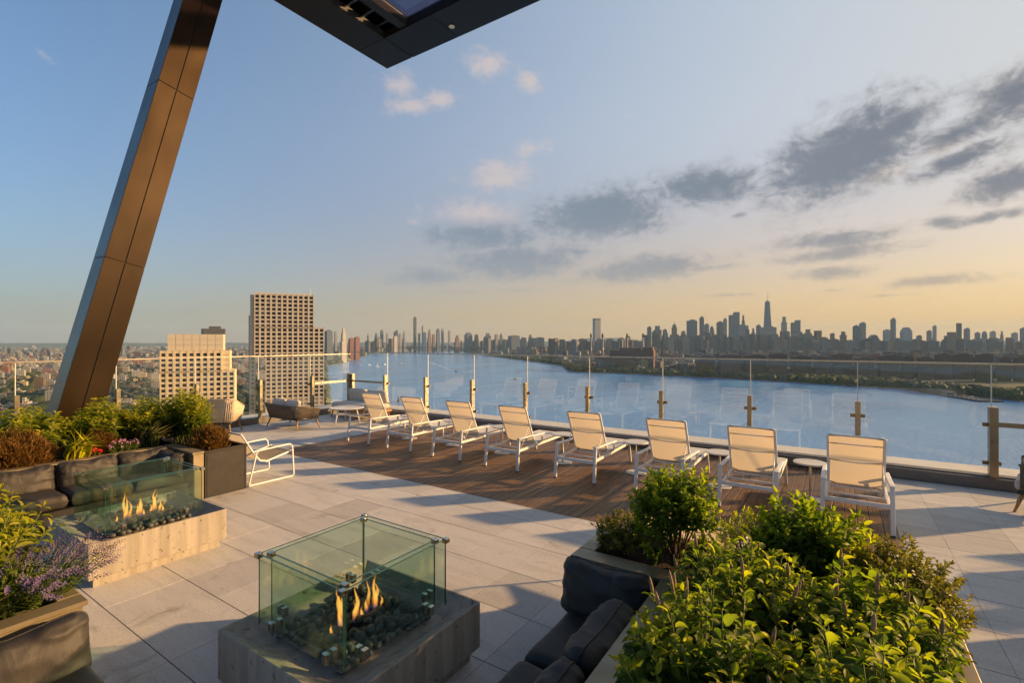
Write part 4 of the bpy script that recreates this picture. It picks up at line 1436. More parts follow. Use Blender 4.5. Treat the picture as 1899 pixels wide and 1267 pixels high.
def grass(label, x, y, seed, n, L, spread, mat='leaf_grass', bias=(0, 0), wid=.006, z=Z0, rb=0.0):
    t = thing('ornamental_grass', label, 'grass', (x, y, z), 0, 'ornamental grass tufts')
    r_ = random.Random(seed)
    lv = Leaves()
    for k in range(n):
        th = r_.uniform(0, 6.283)
        tilt = abs(r_.gauss(0, spread))
        d = unit([math.cos(th) * math.sin(tilt) + bias[0], math.sin(th) * math.sin(tilt) + bias[1], math.cos(tilt)])
        p = [r_.gauss(0, .03), r_.gauss(0, .03), 0]
        lv.add(p, d, unit([d[0] * -.3 + r_.uniform(-.3, .3), r_.uniform(-.3, .3), 1 - .5 * d[2]]), r_.uniform(*L), wid * r_.uniform(.7, 1.4), r_.uniform(0, 1) + rb)
    put_leaves(t, lv, 'blade', mat, 0, 'blades')
grass('arching yellow grass clump beside the red flowers', -8.38, 2.13, 8, 70, (.28, .50), .35, 'leaf_gold', (.05, .45), .009, rb=.2)
grass('thin dark grass tuft before the dense shrub near the sofa corner', -8.45, 3.05, 9, 110, (.28, .46), .32, 'leaf_grass', (0, 0), .006)

def flowers(label, x, y, seed, rad, n_st, h, fl_mat, name, cat, fl=.018, leaves='leaf_green', nfl=9, zoff=0.0):
    t = thing(name, label, cat, (x, y, Z0), 0)
    lv, st = stems_leaves(seed, rad, h * .8, n_st, (.03, .05), Wr=.6, nodes=4, low=.15)
    stem_part(t, st, .0025)
    put_leaves(t, lv, 'broad', leaves, 0)
    r_ = random.Random(seed)
    for s_ in st:
        tip = s_[-1] + np.array([0, 0, .03])
        f = Leaves()
        for k in range(nfl):
            d = unit([r_.gauss(0, 1), r_.gauss(0, 1), r_.gauss(0, 1) + .3])
            f.add(tip + d * fl * .3, d, unit([r_.gauss(0, 1), r_.gauss(0, 1), 1]), fl, fl * .8, .5)
        o = joined('bloom', f, np.arange(nfl), 'broad', MATS[fl_mat], t)
        del o['kind']
    return t
flowers('red geranium flowers beside the arching yellow grass', -8.36, 2.36, 12, (.07, .09), 6, .17, 'flower_red', 'geranium_plant', 'flower', .024, nfl=14)
flowers('small red flower at the far left edge above the sofa', -8.36, 1.34, 13, (.06, .06), 3, .13, 'flower_red', 'geranium_plant', 'flower', .026, nfl=14)
flowers('pale lilac flowers spilling over the cap beside the red flowers', -8.44, 2.72, 14, (.14, .22), 40, .24, 'flower_lilac', 'lilac_flower_plant', 'flower', .016, nfl=10)

# -- lower left planter
shrub_stem('bright golden green shrub at the lower left edge beside the lavender', -4.42, .52, 21, (.38, .40), .72, 74, (.07, .12), 'leaf_gold', 240, Wr=.36, up=.35, nodes=8, lean=(.08, .06), tipr=.15, dens=3)
shrub_stem('low dark green foliage below the lavender in the lower left planter', -4.08, .70, 22, (.26, .22), .34, 50, (.035, .06), 'leaf_green', 60, Wr=.6, name='ground_cover_plant', cat='plant')
def lavender(label, x, y, seed, n, h, bias):
    t = thing('lavender_plant', label, 'lavender', (x, y, Z0), 0)
    r_ = random.Random(seed)
    st = []; f = Leaves(); g = Leaves()
    for k in range(n):
        th = r_.uniform(0, 6.283); q = math.sqrt(r_.random())
        p0 = np.array([.10 * q * math.cos(th), .14 * q * math.sin(th), 0])
        p1 = np.array([.30 * q * math.cos(th) + bias[0] * r_.uniform(.4, 1.2), .30 * q * math.sin(th) + bias[1] * r_.uniform(.4, 1.3), h * r_.uniform(.6, 1.05) * (1 - .4 * q * q)])
        mid = (p0 + p1) / 2 + np.array([0, 0, .08])
        c = [(1 - s_) ** 2 * p0 + 2 * s_ * (1 - s_) * mid + s_ * s_ * p1 for s_ in (0, .25, .5, .75, 1)]
        st.append(c)
        ax = unit(c[4] - c[3]); a = unit(np.cross(ax, [.3, .9, .2])); b = np.cross(ax, a)
        sl = r_.uniform(.07, .12)
        for j in range(22):
            s_ = j / 21
            if 8 < j < 11: continue
            an = j * 2.4
            out = a * math.cos(an) + b * math.sin(an)
            f.add(c[4] + ax * sl * (s_ - .4) + out * .005, unit(out + ax * .7), unit(ax + out * .2), .013 * (1.2 - .5 * s_), .010, r_.random())
        for j in range(7):
            s_ = .15 + .08 * j
            pp = (1 - s_) ** 2 * p0 + 2 * s_ * (1 - s_) * mid + s_ * s_ * p1
            out = a * math.cos(j * 1.9) + b * math.sin(j * 1.9)
            g.add(pp, unit(out + ax * .8), unit(ax), r_.uniform(.025, .045), .009, r_.uniform(.1, .6))
    stem_part(t, st, .0022)
    put_leaves(t, g, 'lance', 'leaf_green', 0, 'foliage')
    joined('flower_heads', f, np.arange(len(f.P)), 'broad', MATS['flower_purple'], t)
lavender('purple lavender leaning out over the paving by the far fire pit', -4.02, .84, 5, 110, .38, (.03, .15))
grass('fine green grass tuft by the capping of the lower left planter', -3.93, .66, 31, 260, (.14, .26), .6, 'leaf_grass', (0, .05), .004)

# -- right planter
shrub_blob('upright glossy green shrub at the back of the right planter before the loungers', -.97, 3.56, 41, (.27, .25, .33), 2600, (.045, .075), 'leaf_green', 240, Wr=.5, squash=2, hollow=.35)
shrub_blob('low creeping plant at the left corner of the right planter', -1.36, 3.56, 42, (.20, .22, .15), 1500, (.022, .04), 'leaf_mixed', 80, Wr=.6, cat='plant', name='creeping_plant')
shrub_blob('feathery yellow green plant between the two taller shrubs in the right planter', -.50, 3.58, 43, (.20, .20, .24), 2200, (.022, .04), 'leaf_gold', 100, Wr=.3, upb=.7, cat='plant', kind='lance')
shrub_blob('dark green leafy shrub in front of the rightmost sun lounger', -.14, 3.50, 44, (.31, .26, .31), 2400, (.055, .09), 'leaf_green', 240, Wr=.5, hollow=.35)
shrub_blob('olive brown fine leaved shrub overhanging the right side of the right planter', .27, 3.22, 45, (.26, .42, .28), 5200, (.024, .044), 'leaf_mixed', 200, Wr=.55, hollow=.3)
G2 = 'broad leaved plants with flower spikes in the right planter'
BP = [('broad leaved green plant nearest the black sofa back cushions', -.42, 2.70, 51), ('broad leaved green plant right of centre in the right planter', .08, 2.70, 52),
      ('broad leaved green plant at the bottom edge beside the sofa', -.42, 2.02, 53), ('broad leaved green plant at the bottom right edge of the planter', .10, 2.02, 54),
      ('broad leaved plant at the very bottom of the picture in the right planter', -.20, 1.42, 55)]
def spikes(t, st, seed, n):
    r_ = random.Random(seed)
    for s_ in r_.sample(st, n):
        p = Vector(s_[-1]); d = (Vector(s_[-1]) - Vector(s_[-2])).normalized()
        d = (d + Vector((r_.uniform(-.2, .2), r_.uniform(-.2, .2), .6))).normalized()
        h = r_.uniform(.05, .09)
        MB().tube([p, p + d * .02, p + d * (.02 + h * .3), p + d * (.02 + h * .75), p + d * (.02 + h)], [.002, .0065, .0085, .006, .001], 8).build('flower_spike', MATS['flower_spike'], t, smooth=True)
for lab, x, y, sd_ in BP:
    t, st = shrub_stem(lab, x, y, sd_, (.34, .40), .58, 88, (.035, .105), 'leaf_green', 290 if y > 1.8 else 60, group=G2, Wr=.60, nodes=8, up=.36, low=.22, dens=3, rj=.45, cat='plant', name='broad_leaved_plant', tipr=.12)
    spikes(t, st, sd_, 7)

planter('planter', 'unseen bronze hedge planter added right of the picture to cast shade', [(2.7, 3.8, 1.0, 1.08), (2.7, 3.8, 5.2, 5.28), (2.7, 2.78, 1.081, 5.199), (3.72, 3.8, 1.081, 5.199)], .67,  # unseen planter and hedge, added to shade the floor at right
        [(2.68, 3.82, .98, 1.09), (2.68, 3.82, 5.19, 5.3), (2.68, 2.79, 1.1, 5.18), (3.71, 3.82, 1.1, 5.18)], pb, [(2.78, 3.72, 1.08, 5.2)])
for k in range(4):
    shrub_blob('unseen hedge shrub added right of the picture to cast shade, ' + ('nearest the camera', 'second from the camera', 'third from the camera', 'farthest from the camera')[k], 3.25, 1.65 + k * 1.05, 61 + k, (.42, .52, .38), 1600, (.05, .08), 'leaf_green', 0, Wr=.5, hollow=.3, squash=2, cat='shrub')

# ================================================================== CITY AND RIVER
def m_facade(name, src):
    m, t, o = newmat(name)
    if src == 'object':
        col = t.new('ShaderNodeObjectInfo').outputs['Color']
    else:
        col = t.new('ShaderNodeAttribute', attribute_name='col').outputs['Color']
    g = t.new('ShaderNodeNewGeometry')
    N, P = g.outputs['True Normal'], g.outputs['Position']
    T = t.vm('CROSS_PRODUCT', N, (0, 0, 1))
    u = t.vm('DOT_PRODUCT', P, T)
    z = t.vm('DOT_PRODUCT', P, (0, 0, 1))
    fu = t.math('FRACT', t.math('DIVIDE', u, 3.7)); fz = t.math('FRACT', t.math('DIVIDE', z, 3.45))
    win = t.math('MULTIPLY', t.math('MULTIPLY', t.math('GREATER_THAN', fu, .24), t.math('LESS_THAN', fu, .76)),
                 t.math('MULTIPLY', t.math('GREATER_THAN', fz, .22), t.math('LESS_THAN', fz, .74)))
    nz = t.vm('DOT_PRODUCT', N, (0, 0, 1))
    wall = t.math('LESS_THAN', nz, .5)
    blot = t.noise(P, .06, 3, .6)
    c = t.mix(t.sm(blot, .35, .7, 0, .35), col, t.mix(1.0, col, (.6, .58, .56), 'MULTIPLY'))
    c = t.mix(t.math('MULTIPLY', t.math('MULTIPLY', win, wall), .8), c, (.03, .034, .04))
    roofc = t.mix(t.sm(t.noise(P, .03, 2), .4, .6), (.16, .155, .15), (.42, .41, .39))
    c = t.mix(t.math('MULTIPLY', t.math('SUBTRACT', 1.0, wall), .75), c, roofc)
    principled(t, o, c, t.math('SUBTRACT', .75, t.math('MULTIPLY', t.math('MULTIPLY', win, wall), .55)), 0, .45)
m_facade('facade', 'object')
m_facade('facade_mass', 'attr')

def m_city_ground():
    m, t, o = newmat('city_ground')
    P = t.new('ShaderNodeNewGeometry').outputs['Position']
    n = t.noise(P, .02, 5, .65)
    c = t.ramp(n, [(.3, (.06, .065, .045)), (.5, (.10, .10, .085)), (.62, (.055, .075, .03)), (.8, (.20, .19, .17))])
    principled(t, o, c, .95, 0, .2)
    m, t, o = newmat('grass_strip')
    P = t.new('ShaderNodeNewGeometry').outputs['Position']
    principled(t, o, t.mix(t.noise(P, .05, 4), (.035, .045, .018), (.065, .072, .03)), .95, 0, .2)
    m, t, o = newmat('river_water')
    P = t.new('ShaderNodeNewGeometry').outputs['Position']
    big = t.noise(t.mapping(P, rot=(0, 0, R(25)), scale=(1, .35, 1)), .006, 4, .6)
    w1 = t.noise(t.mapping(P, rot=(0, 0, R(20)), scale=(1, .45, 1)), .09, 4, .62)
    w2 = t.noise(t.mapping(P, rot=(0, 0, R(-15)), scale=(1, .5, 1)), .33, 3, .6)
    c = t.mix(t.sm(big, .35, .65), (.09, .26, .54), (.115, .31, .60))
    h = t.math('MULTIPLY_ADD', w1, 1.0, t.math('MULTIPLY', w2, .35))
    nm = t.bump(h, .36, 4.0)
    principled(t, o, c, t.sm(big, .3, .7, .17, .25), 0, .5, nm, **{'IOR': 1.33})
m_city_ground()

river = MB().add([(-15500, -3000, GROUND), (15500, -3000, GROUND), (15500, 15500, GROUND), (-15500, 15500, GROUND)], [(0, 1, 2, 3)])
def rf(px, d): return ((px - CX) / FPX * d, d)
COAST_L = [(250, 60), (-30, 140)] + [rf(*q) for q in ((612, 380), (607, 700), (604, 1500), (601, 2250), (632, 2450), (655, 3000), (674, 3700), (688, 4600), (740, 5300))]
COAST_R = [rf(*q) for q in ((855, 5600), (872, 4700), (905, 3800), (950, 3100), (1000, 2620), (1045, 2200), (1058, 1800), (1150, 1700), (1240, 1580), (1320, 1500), (1400, 1410), (1500, 1300), (1600, 1200), (1690, 1130), (1720, 1060), (1800, 1000), (1899, 905), (2100, 830), (2600, 760))]
LAND = [(13000, -2000), (3000, -700)] + COAST_L + COAST_R + [(6000, 1500), (13000, 2500), (13000, 14000), (-13000, 14000), (-13000, -2000)]
river = MB().prism([W(*p) for p in ((-13500, -2500), (13500, -2500), (13500, 14500), (-13500, 14500))], GROUND - .6, GROUND).build('river', MATS['river_water'])
tag(river, kind='structure')
land = MB().prism([W(*p) for p in reversed(LAND)], GROUND - .5, GROUND + 1.5).build('city_ground', MATS['city_ground'])
tag(land, kind='structure')
GZ = GROUND + 1.5

def inland(r, f):
    c = False
    n = len(LAND)
    for i in range(n):
        x0, y0 = LAND[i]; x1, y1 = LAND[i - 1]
        if (y0 > f) != (y1 > f) and r < (x1 - x0) * (f - y0) / (y1 - y0) + x0:
            c = not c
    return c
def coast_dist(r, f):
    best = 1e9
    for C in (COAST_L, COAST_R):
        for (x0, y0), (x1, y1) in zip(C[:-1], C[1:]):
            dx, dy = x1 - x0, y1 - y0
            s_ = max(0, min(1, ((r - x0) * dx + (f - y0) * dy) / (dx * dx + dy * dy)))
            best = min(best, math.hypot(r - x0 - s_ * dx, f - y0 - s_ * dy))
    return best

# distant hills
def hills():
    v = []; f = []
    n = 160
    for k in range(n + 1):
        az = R(-62 + 124 * k / n)
        d = 13200
        r, fw = d * math.sin(az), d * math.cos(az)
        if fw > 13700: fw = 13700
        base = 50 + 70 * max(0, mnoise.noise(Vector((k * .07, 3, 0)))) + 26 * mnoise.noise(Vector((k * .35, 9, 0)))
        if 6 < math.degrees(az) < 16: base += 95 * math.sin((math.degrees(az) - 6) / 10 * math.pi)
        if az < R(-4): base *= .35
        for (s_, h) in ((.90, 0), (.94, .6), (1.0, 1.0), (1.04, .2)):
            x, y = W(r * s_ * .985, fw * s_ * .985)
            v.append((x, y, GZ + (h * (base + 62))))
    for k in range(n):
        for j in range(3):
            a = k * 4 + j
            f.append((a, a + 4, a + 5, a + 1))
    tag(MB().add(v, f).build('hills', MATS['grass_strip'], smooth=True), kind='structure')
hills()

def prism_block(m, cx_, cy_, w, d, z0, z1, rot):
    ca, sa = math.cos(rot), math.sin(rot)
    poly = [(cx_ + ca * x - sa * y, cy_ + sa * x + ca * y) for x, y in ((-w / 2, -d / 2), (w / 2, -d / 2), (w / 2, d / 2), (-w / 2, d / 2))]
    m.prism(poly, z0, z1)

# ---- hero towers with built windows
def grid_tower(name, label, px0, depth, alpha, blocks, body_mat, bay_x, bay_z, win_w, win_h, ztop, mats, extra=None):
    """blocks: (col0, col1, row0, row1) in bays counted from the left corner and down from the top"""
    r0, f0 = rf(px0, depth)
    x, y = W(r0, f0)
    ang = math.pi / 2 - alpha + TH       # world angle of the face direction
    t = thing(name, label, 'building', (x, y, GZ), ang)
    H = ztop - GZ
    zt = lambda row: H - row * bay_z
    wall = MATS[body_mat]
    winm = MB().box(-win_w / 2, win_w / 2, 0, .10, -win_h / 2, win_h / 2).mesh('window')
    rec = .9
    for (c0, c1, r0_, r1_) in blocks:
        xa, xb = c0 * bay_x, c1 * bay_x
        za, zb = zt(r1_), zt(r0_)
        MB().box(xa + .02, xb - .02, rec, 26, max(0, za), zb + .6).build('body', wall, t)
        m = MB()
        pw = bay_x - win_w
        for c in range(c0, c1 + 1):
            xx = c * bay_x
            a, b = (xx, xx + pw / 2) if c == c0 else ((xx - pw / 2, xx) if c == c1 else (xx - pw / 2, xx + pw / 2))
            m.box(a, b, 0, rec - .003, max(0, za), zb + 1.0)
        MBs = MB()
        sh = bay_z - win_h
        for r in range(r0_, r1_ + 1):
            zz = zt(r)
            top = zz + (1.0 if r == r0_ else sh / 2)
            bot = zz - sh / 2
            if bot < 0: break
            for c in range(c0, c1):
                a = c * bay_x + pw / 2
                m.box(a + .001, a + win_w - .001, .12, rec - .003, bot, top)
        m.build('facade_frame', wall, t)
    return t, winm, zt, rec

def windows(t, winm, zt, rec, bay_x, bay_z, blocks, mat, py_limit=None):
    for (c0, c1, r0_, r1_) in blocks:
        for r in range(r0_, r1_):
            for c in range(c0, c1):
                obj('window', winm, mat, t, ((c + .5) * bay_x, rec - .35, zt(r) - bay_z / 2))

m_, t_, o_ = newmat('window_dark')
oi_ = t_.new('ShaderNodeObjectInfo')
principled(t_, o_, t_.ramp(oi_.outputs['Random'], [(0, (.006, .007, .009)), (.7, (.018, .02, .022)), (.85, (.05, .05, .045)), (1, (.16, .14, .11))]), .35, 0, .25)
simple('precast_tan', (.52, .45, .35), .8, 0, .3, .05, .5)
simple('precast_cream', (.66, .53, .32), .75, 0, .3, .05, .5)
simple('screen_metal', (.62, .53, .38), .6, .1, .3, .04, .5)
simple('tower_glass', (.05, .065, .085), .18, .3, .6, .3, .15)

def tan_tower():
    bx, bz = 3.80, 3.2
    B = [(0, 11, 0, 8), (0, 13, 8, 15), (2, 13, 15, 29)]
    t, wm, zt, rec = grid_tower('apartment_tower', 'tall tan apartment tower with a grid of square dark windows', 471.5, 370, R(65.8), B, 'precast_tan', bx, bz, 2.5, 2.1, 38.2, None)
    windows(t, wm, zt, rec, bx, bz, [(0, 11, 0, 8), (0, 13, 8, 15), (2, 13, 15, 25)], MATS['window_dark'])
    MB().box(2 * bx, 13 * bx, .3, 26, 0, zt(29)).build('base', MATS['precast_tan'], t)
    MB().box(-2.9, -.02, 3.0, 24, zt(14.5), zt(.1)).build('side_wing', MATS['precast_tan'], t)
    MB().box(1, 11 * bx - 1, 2, 24, zt(0) + 1.1, zt(0) + 1.5).build('roof', MATS['ledge_stone'], t)
    MB().tube([(10.4 * bx, 4, zt(0)), (10.4 * bx, 4, zt(0) + 6)], .12, 5).build('mast', MATS['white_metal'], t)
tan_tower()

def cream_block():
    bx, bz = 3.68, 3.2
    ztop = 2.2 - (654 - CY) * 303 / FPX
    B = [(0, 9, 0, 4), (0, 11, 4, 13)]
    t, wm, zt, rec = grid_tower('apartment_block', 'cream stepped apartment block with a plain rooftop screen left of the tan tower', 296, 303, R(63), B, 'precast_cream', bx, bz, 2.25, 1.9, ztop, None)
    windows(t, wm, zt, rec, bx, bz, [(0, 9, 0, 4), (0, 11, 4, 11)], MATS['window_dark'])
    MB().box(0, 11 * bx, .3, 26, 0, zt(13)).build('base', MATS['precast_cream'], t)
    # banded side facing the sun and the rooftop screen
    m = MB()
    for r in range(0, 4):
        m.box(9 * bx + .02, 9 * bx + 4.6, 2.0, 22, zt(r) - 1.9, zt(r) + .7)
        m.box(9 * bx + .02, 9 * bx + 4.3, 2.4, 21.6, zt(r) - 2.5, zt(r) - 1.9)
    m.build('side_bay', MATS['precast_cream'], t)
    x0, x1, z0, z1 = 1.0 * bx, 9.2 * bx, zt(0) + 1.05, zt(0) + 11.6
    MB().box(x0 + .1, x1 - .1, 2.1, 20, z0, z1 - .1).build('rooftop_core', MATS['screen_metal'], t)
    n = 7
    for i in range(n):
        for j in range(3):
            a = x0 + (x1 - x0) * i / n; b = x0 + (x1 - x0) * (i + 1) / n
            zz0 = z0 + (z1 - z0) * j / 3; zz1 = z0 + (z1 - z0) * (j + 1) / 3
            MB().box(a + .12, b - .12, 1.9, 2.09, zz0 + .1, zz1 - .1).build('screen_panel', MATS['screen_metal'], t)
    MB().box(x1 - .09, x1 + .05, 2.1, 20, z0, z1).build('screen_side', MATS['screen_metal'], t)
cream_block()

# ---- skyline towers, placed at their real distance and size
def skyline(px0, px1, ytop, depth, col, label, kind='box', name='skyline_tower', cat='tower', phi=28, dd=.8, group=None, base=None):
    pc = (px0 + px1) / 2
    ray_az = math.atan((pc - CX) / FPX)
    dist = depth / math.cos(ray_az)
    wp = (px1 - px0) / FPX * depth * math.cos(ray_az)
    ph = R(phi)
    w = wp / (math.cos(ph) + dd * math.sin(ph)); d = w * dd
    zt = CAMZ + (CY - ytop) * depth / FPX
    x, y = ray(pc, depth)
    t = thing(name, label, cat, (x, y, GZ), TH - ray_az + ph, group)
    H = zt - GZ
    def blk(nm, w_, d_, z0, z1, ox=0, oy=0, c=col):
        o = MB().box(ox - w_ / 2, ox + w_ / 2, oy - d_ / 2, oy + d_ / 2, z0, z1).build(nm, MATS['facade'], t)
        o.color = (*c, 1)
        return o
    above = zt + 20           # the part that clears the rooftops in front
    if kind == 'box':
        blk('shaft', w, d, 0, H)
        blk('plant_room', w * .5, d * .5, H + .02, H + max(3, .035 * H), w * .08, 0)
    elif kind == 'step':
        blk('base', w, d, 0, H * .62)
        blk('shaft', w * .72, d * .75, H * .62 + .02, H * .86, w * .05)
        blk('crown', w * .42, d * .5, H * .86 + .02, H, w * .05)
    elif kind == 'twin':
        blk('shaft', w * .55, d, 0, H * .93, -w * .225)
        blk('shaft', w * .44, d * .9, 0, H, w * .275)
    elif kind == 'spire':
        blk('base', w, d, 0, H * .6)
        blk('shaft', w * .6, d * .6, H * .6 + .02, H * .82)
        MB().prism([(-w * .2, -d * .2), (w * .2, -d * .2), (w * .2, d * .2), (-w * .2, d * .2)], H * .82 + .02, H * .9).build('crown', MATS['facade'], t).color = (*col, 1)
        MB().tube([(0, 0, H * .9), (0, 0, H)], [w * .08, .4], 6).build('spire', MATS['facade'], t).color = (*col, 1)
    elif kind == 'cap':
        blk('shaft', w, d, 0, H * .955)
        blk('dark_band', w * .985, d * .985, H * .955 + .02, H * .975, c=(.06, .06, .07))
        blk('crown', w, d, H * .975 + .02, H)
    elif kind == 'taper':
        n = 8
        m = MB()
        hb = H * .30
        v = []
        for k, (z, s_, ro) in enumerate(((0, 1, 0), (hb, 1, 0), (H * .985, .60, 45))):
            for q in range(8):
                a = math.pi / 8 + q * math.pi / 4
                rr = w / 2 * 1.08
                if k < 2: px_, py_ = (rr * (1 if math.cos(a) > 0 else -1) * (.98 if q % 2 else .98), rr * (1 if math.sin(a) > 0 else -1))
                else:
                    px_, py_ = rr * s_ * 1.3 * math.cos(a), rr * s_ * 1.3 * math.sin(a)
                v.append((px_ * (1 + .001 * q), py_ * (1 - .001 * q), z))
        f = []
        for k in range(2):
            for q in range(8):
                f.append((k * 8 + q, k * 8 + (q + 1) % 8, (k + 1) * 8 + (q + 1) % 8, (k + 1) * 8 + q))
        f.append(tuple(range(16, 24)))
        m.add(v, f).build('shaft', MATS['facade'], t).color = (*col, 1)
        MB().lathe([(w * .2, H * .985 + .05), (w * .2, H + .5)], 12).build('crown', MATS['facade'], t).color = (*col, 1)
        sp = (CY - 539) * depth / FPX + CAMZ - GZ
        MB().tube([(0, 0, H), (0, 0, H + (sp - H) * .5), (0, 0, sp)], [w * .04, w * .022, w * .008], 6).build('mast', MATS['facade'], t).color = (*col, 1)
    elif kind == 'curve':
        n = 12
        m = MB()
        v = []
        for k in range(n + 1):
            u = -1 + 2 * k / n
            v += [(u * w / 2, -d / 2, 0), (u * w / 2, -d / 2, H * (1 - .16 * u * u)), (u * w / 2, d / 2, H * (1 - .16 * u * u)), (u * w / 2, d / 2, 0)]
        f = [(0, 1, 2, 3), (n * 4 + 3, n * 4 + 2, n * 4 + 1, n * 4)]
        for k in range(n):
            a = k * 4
            f += [(a, a + 4, a + 5, a + 1), (a + 1, a + 5, a + 6, a + 2), (a + 2, a + 6, a + 7, a + 3)]
        m.add(v, f).build('shaft', MATS['facade'], t).color = (*col, 1)
    return t

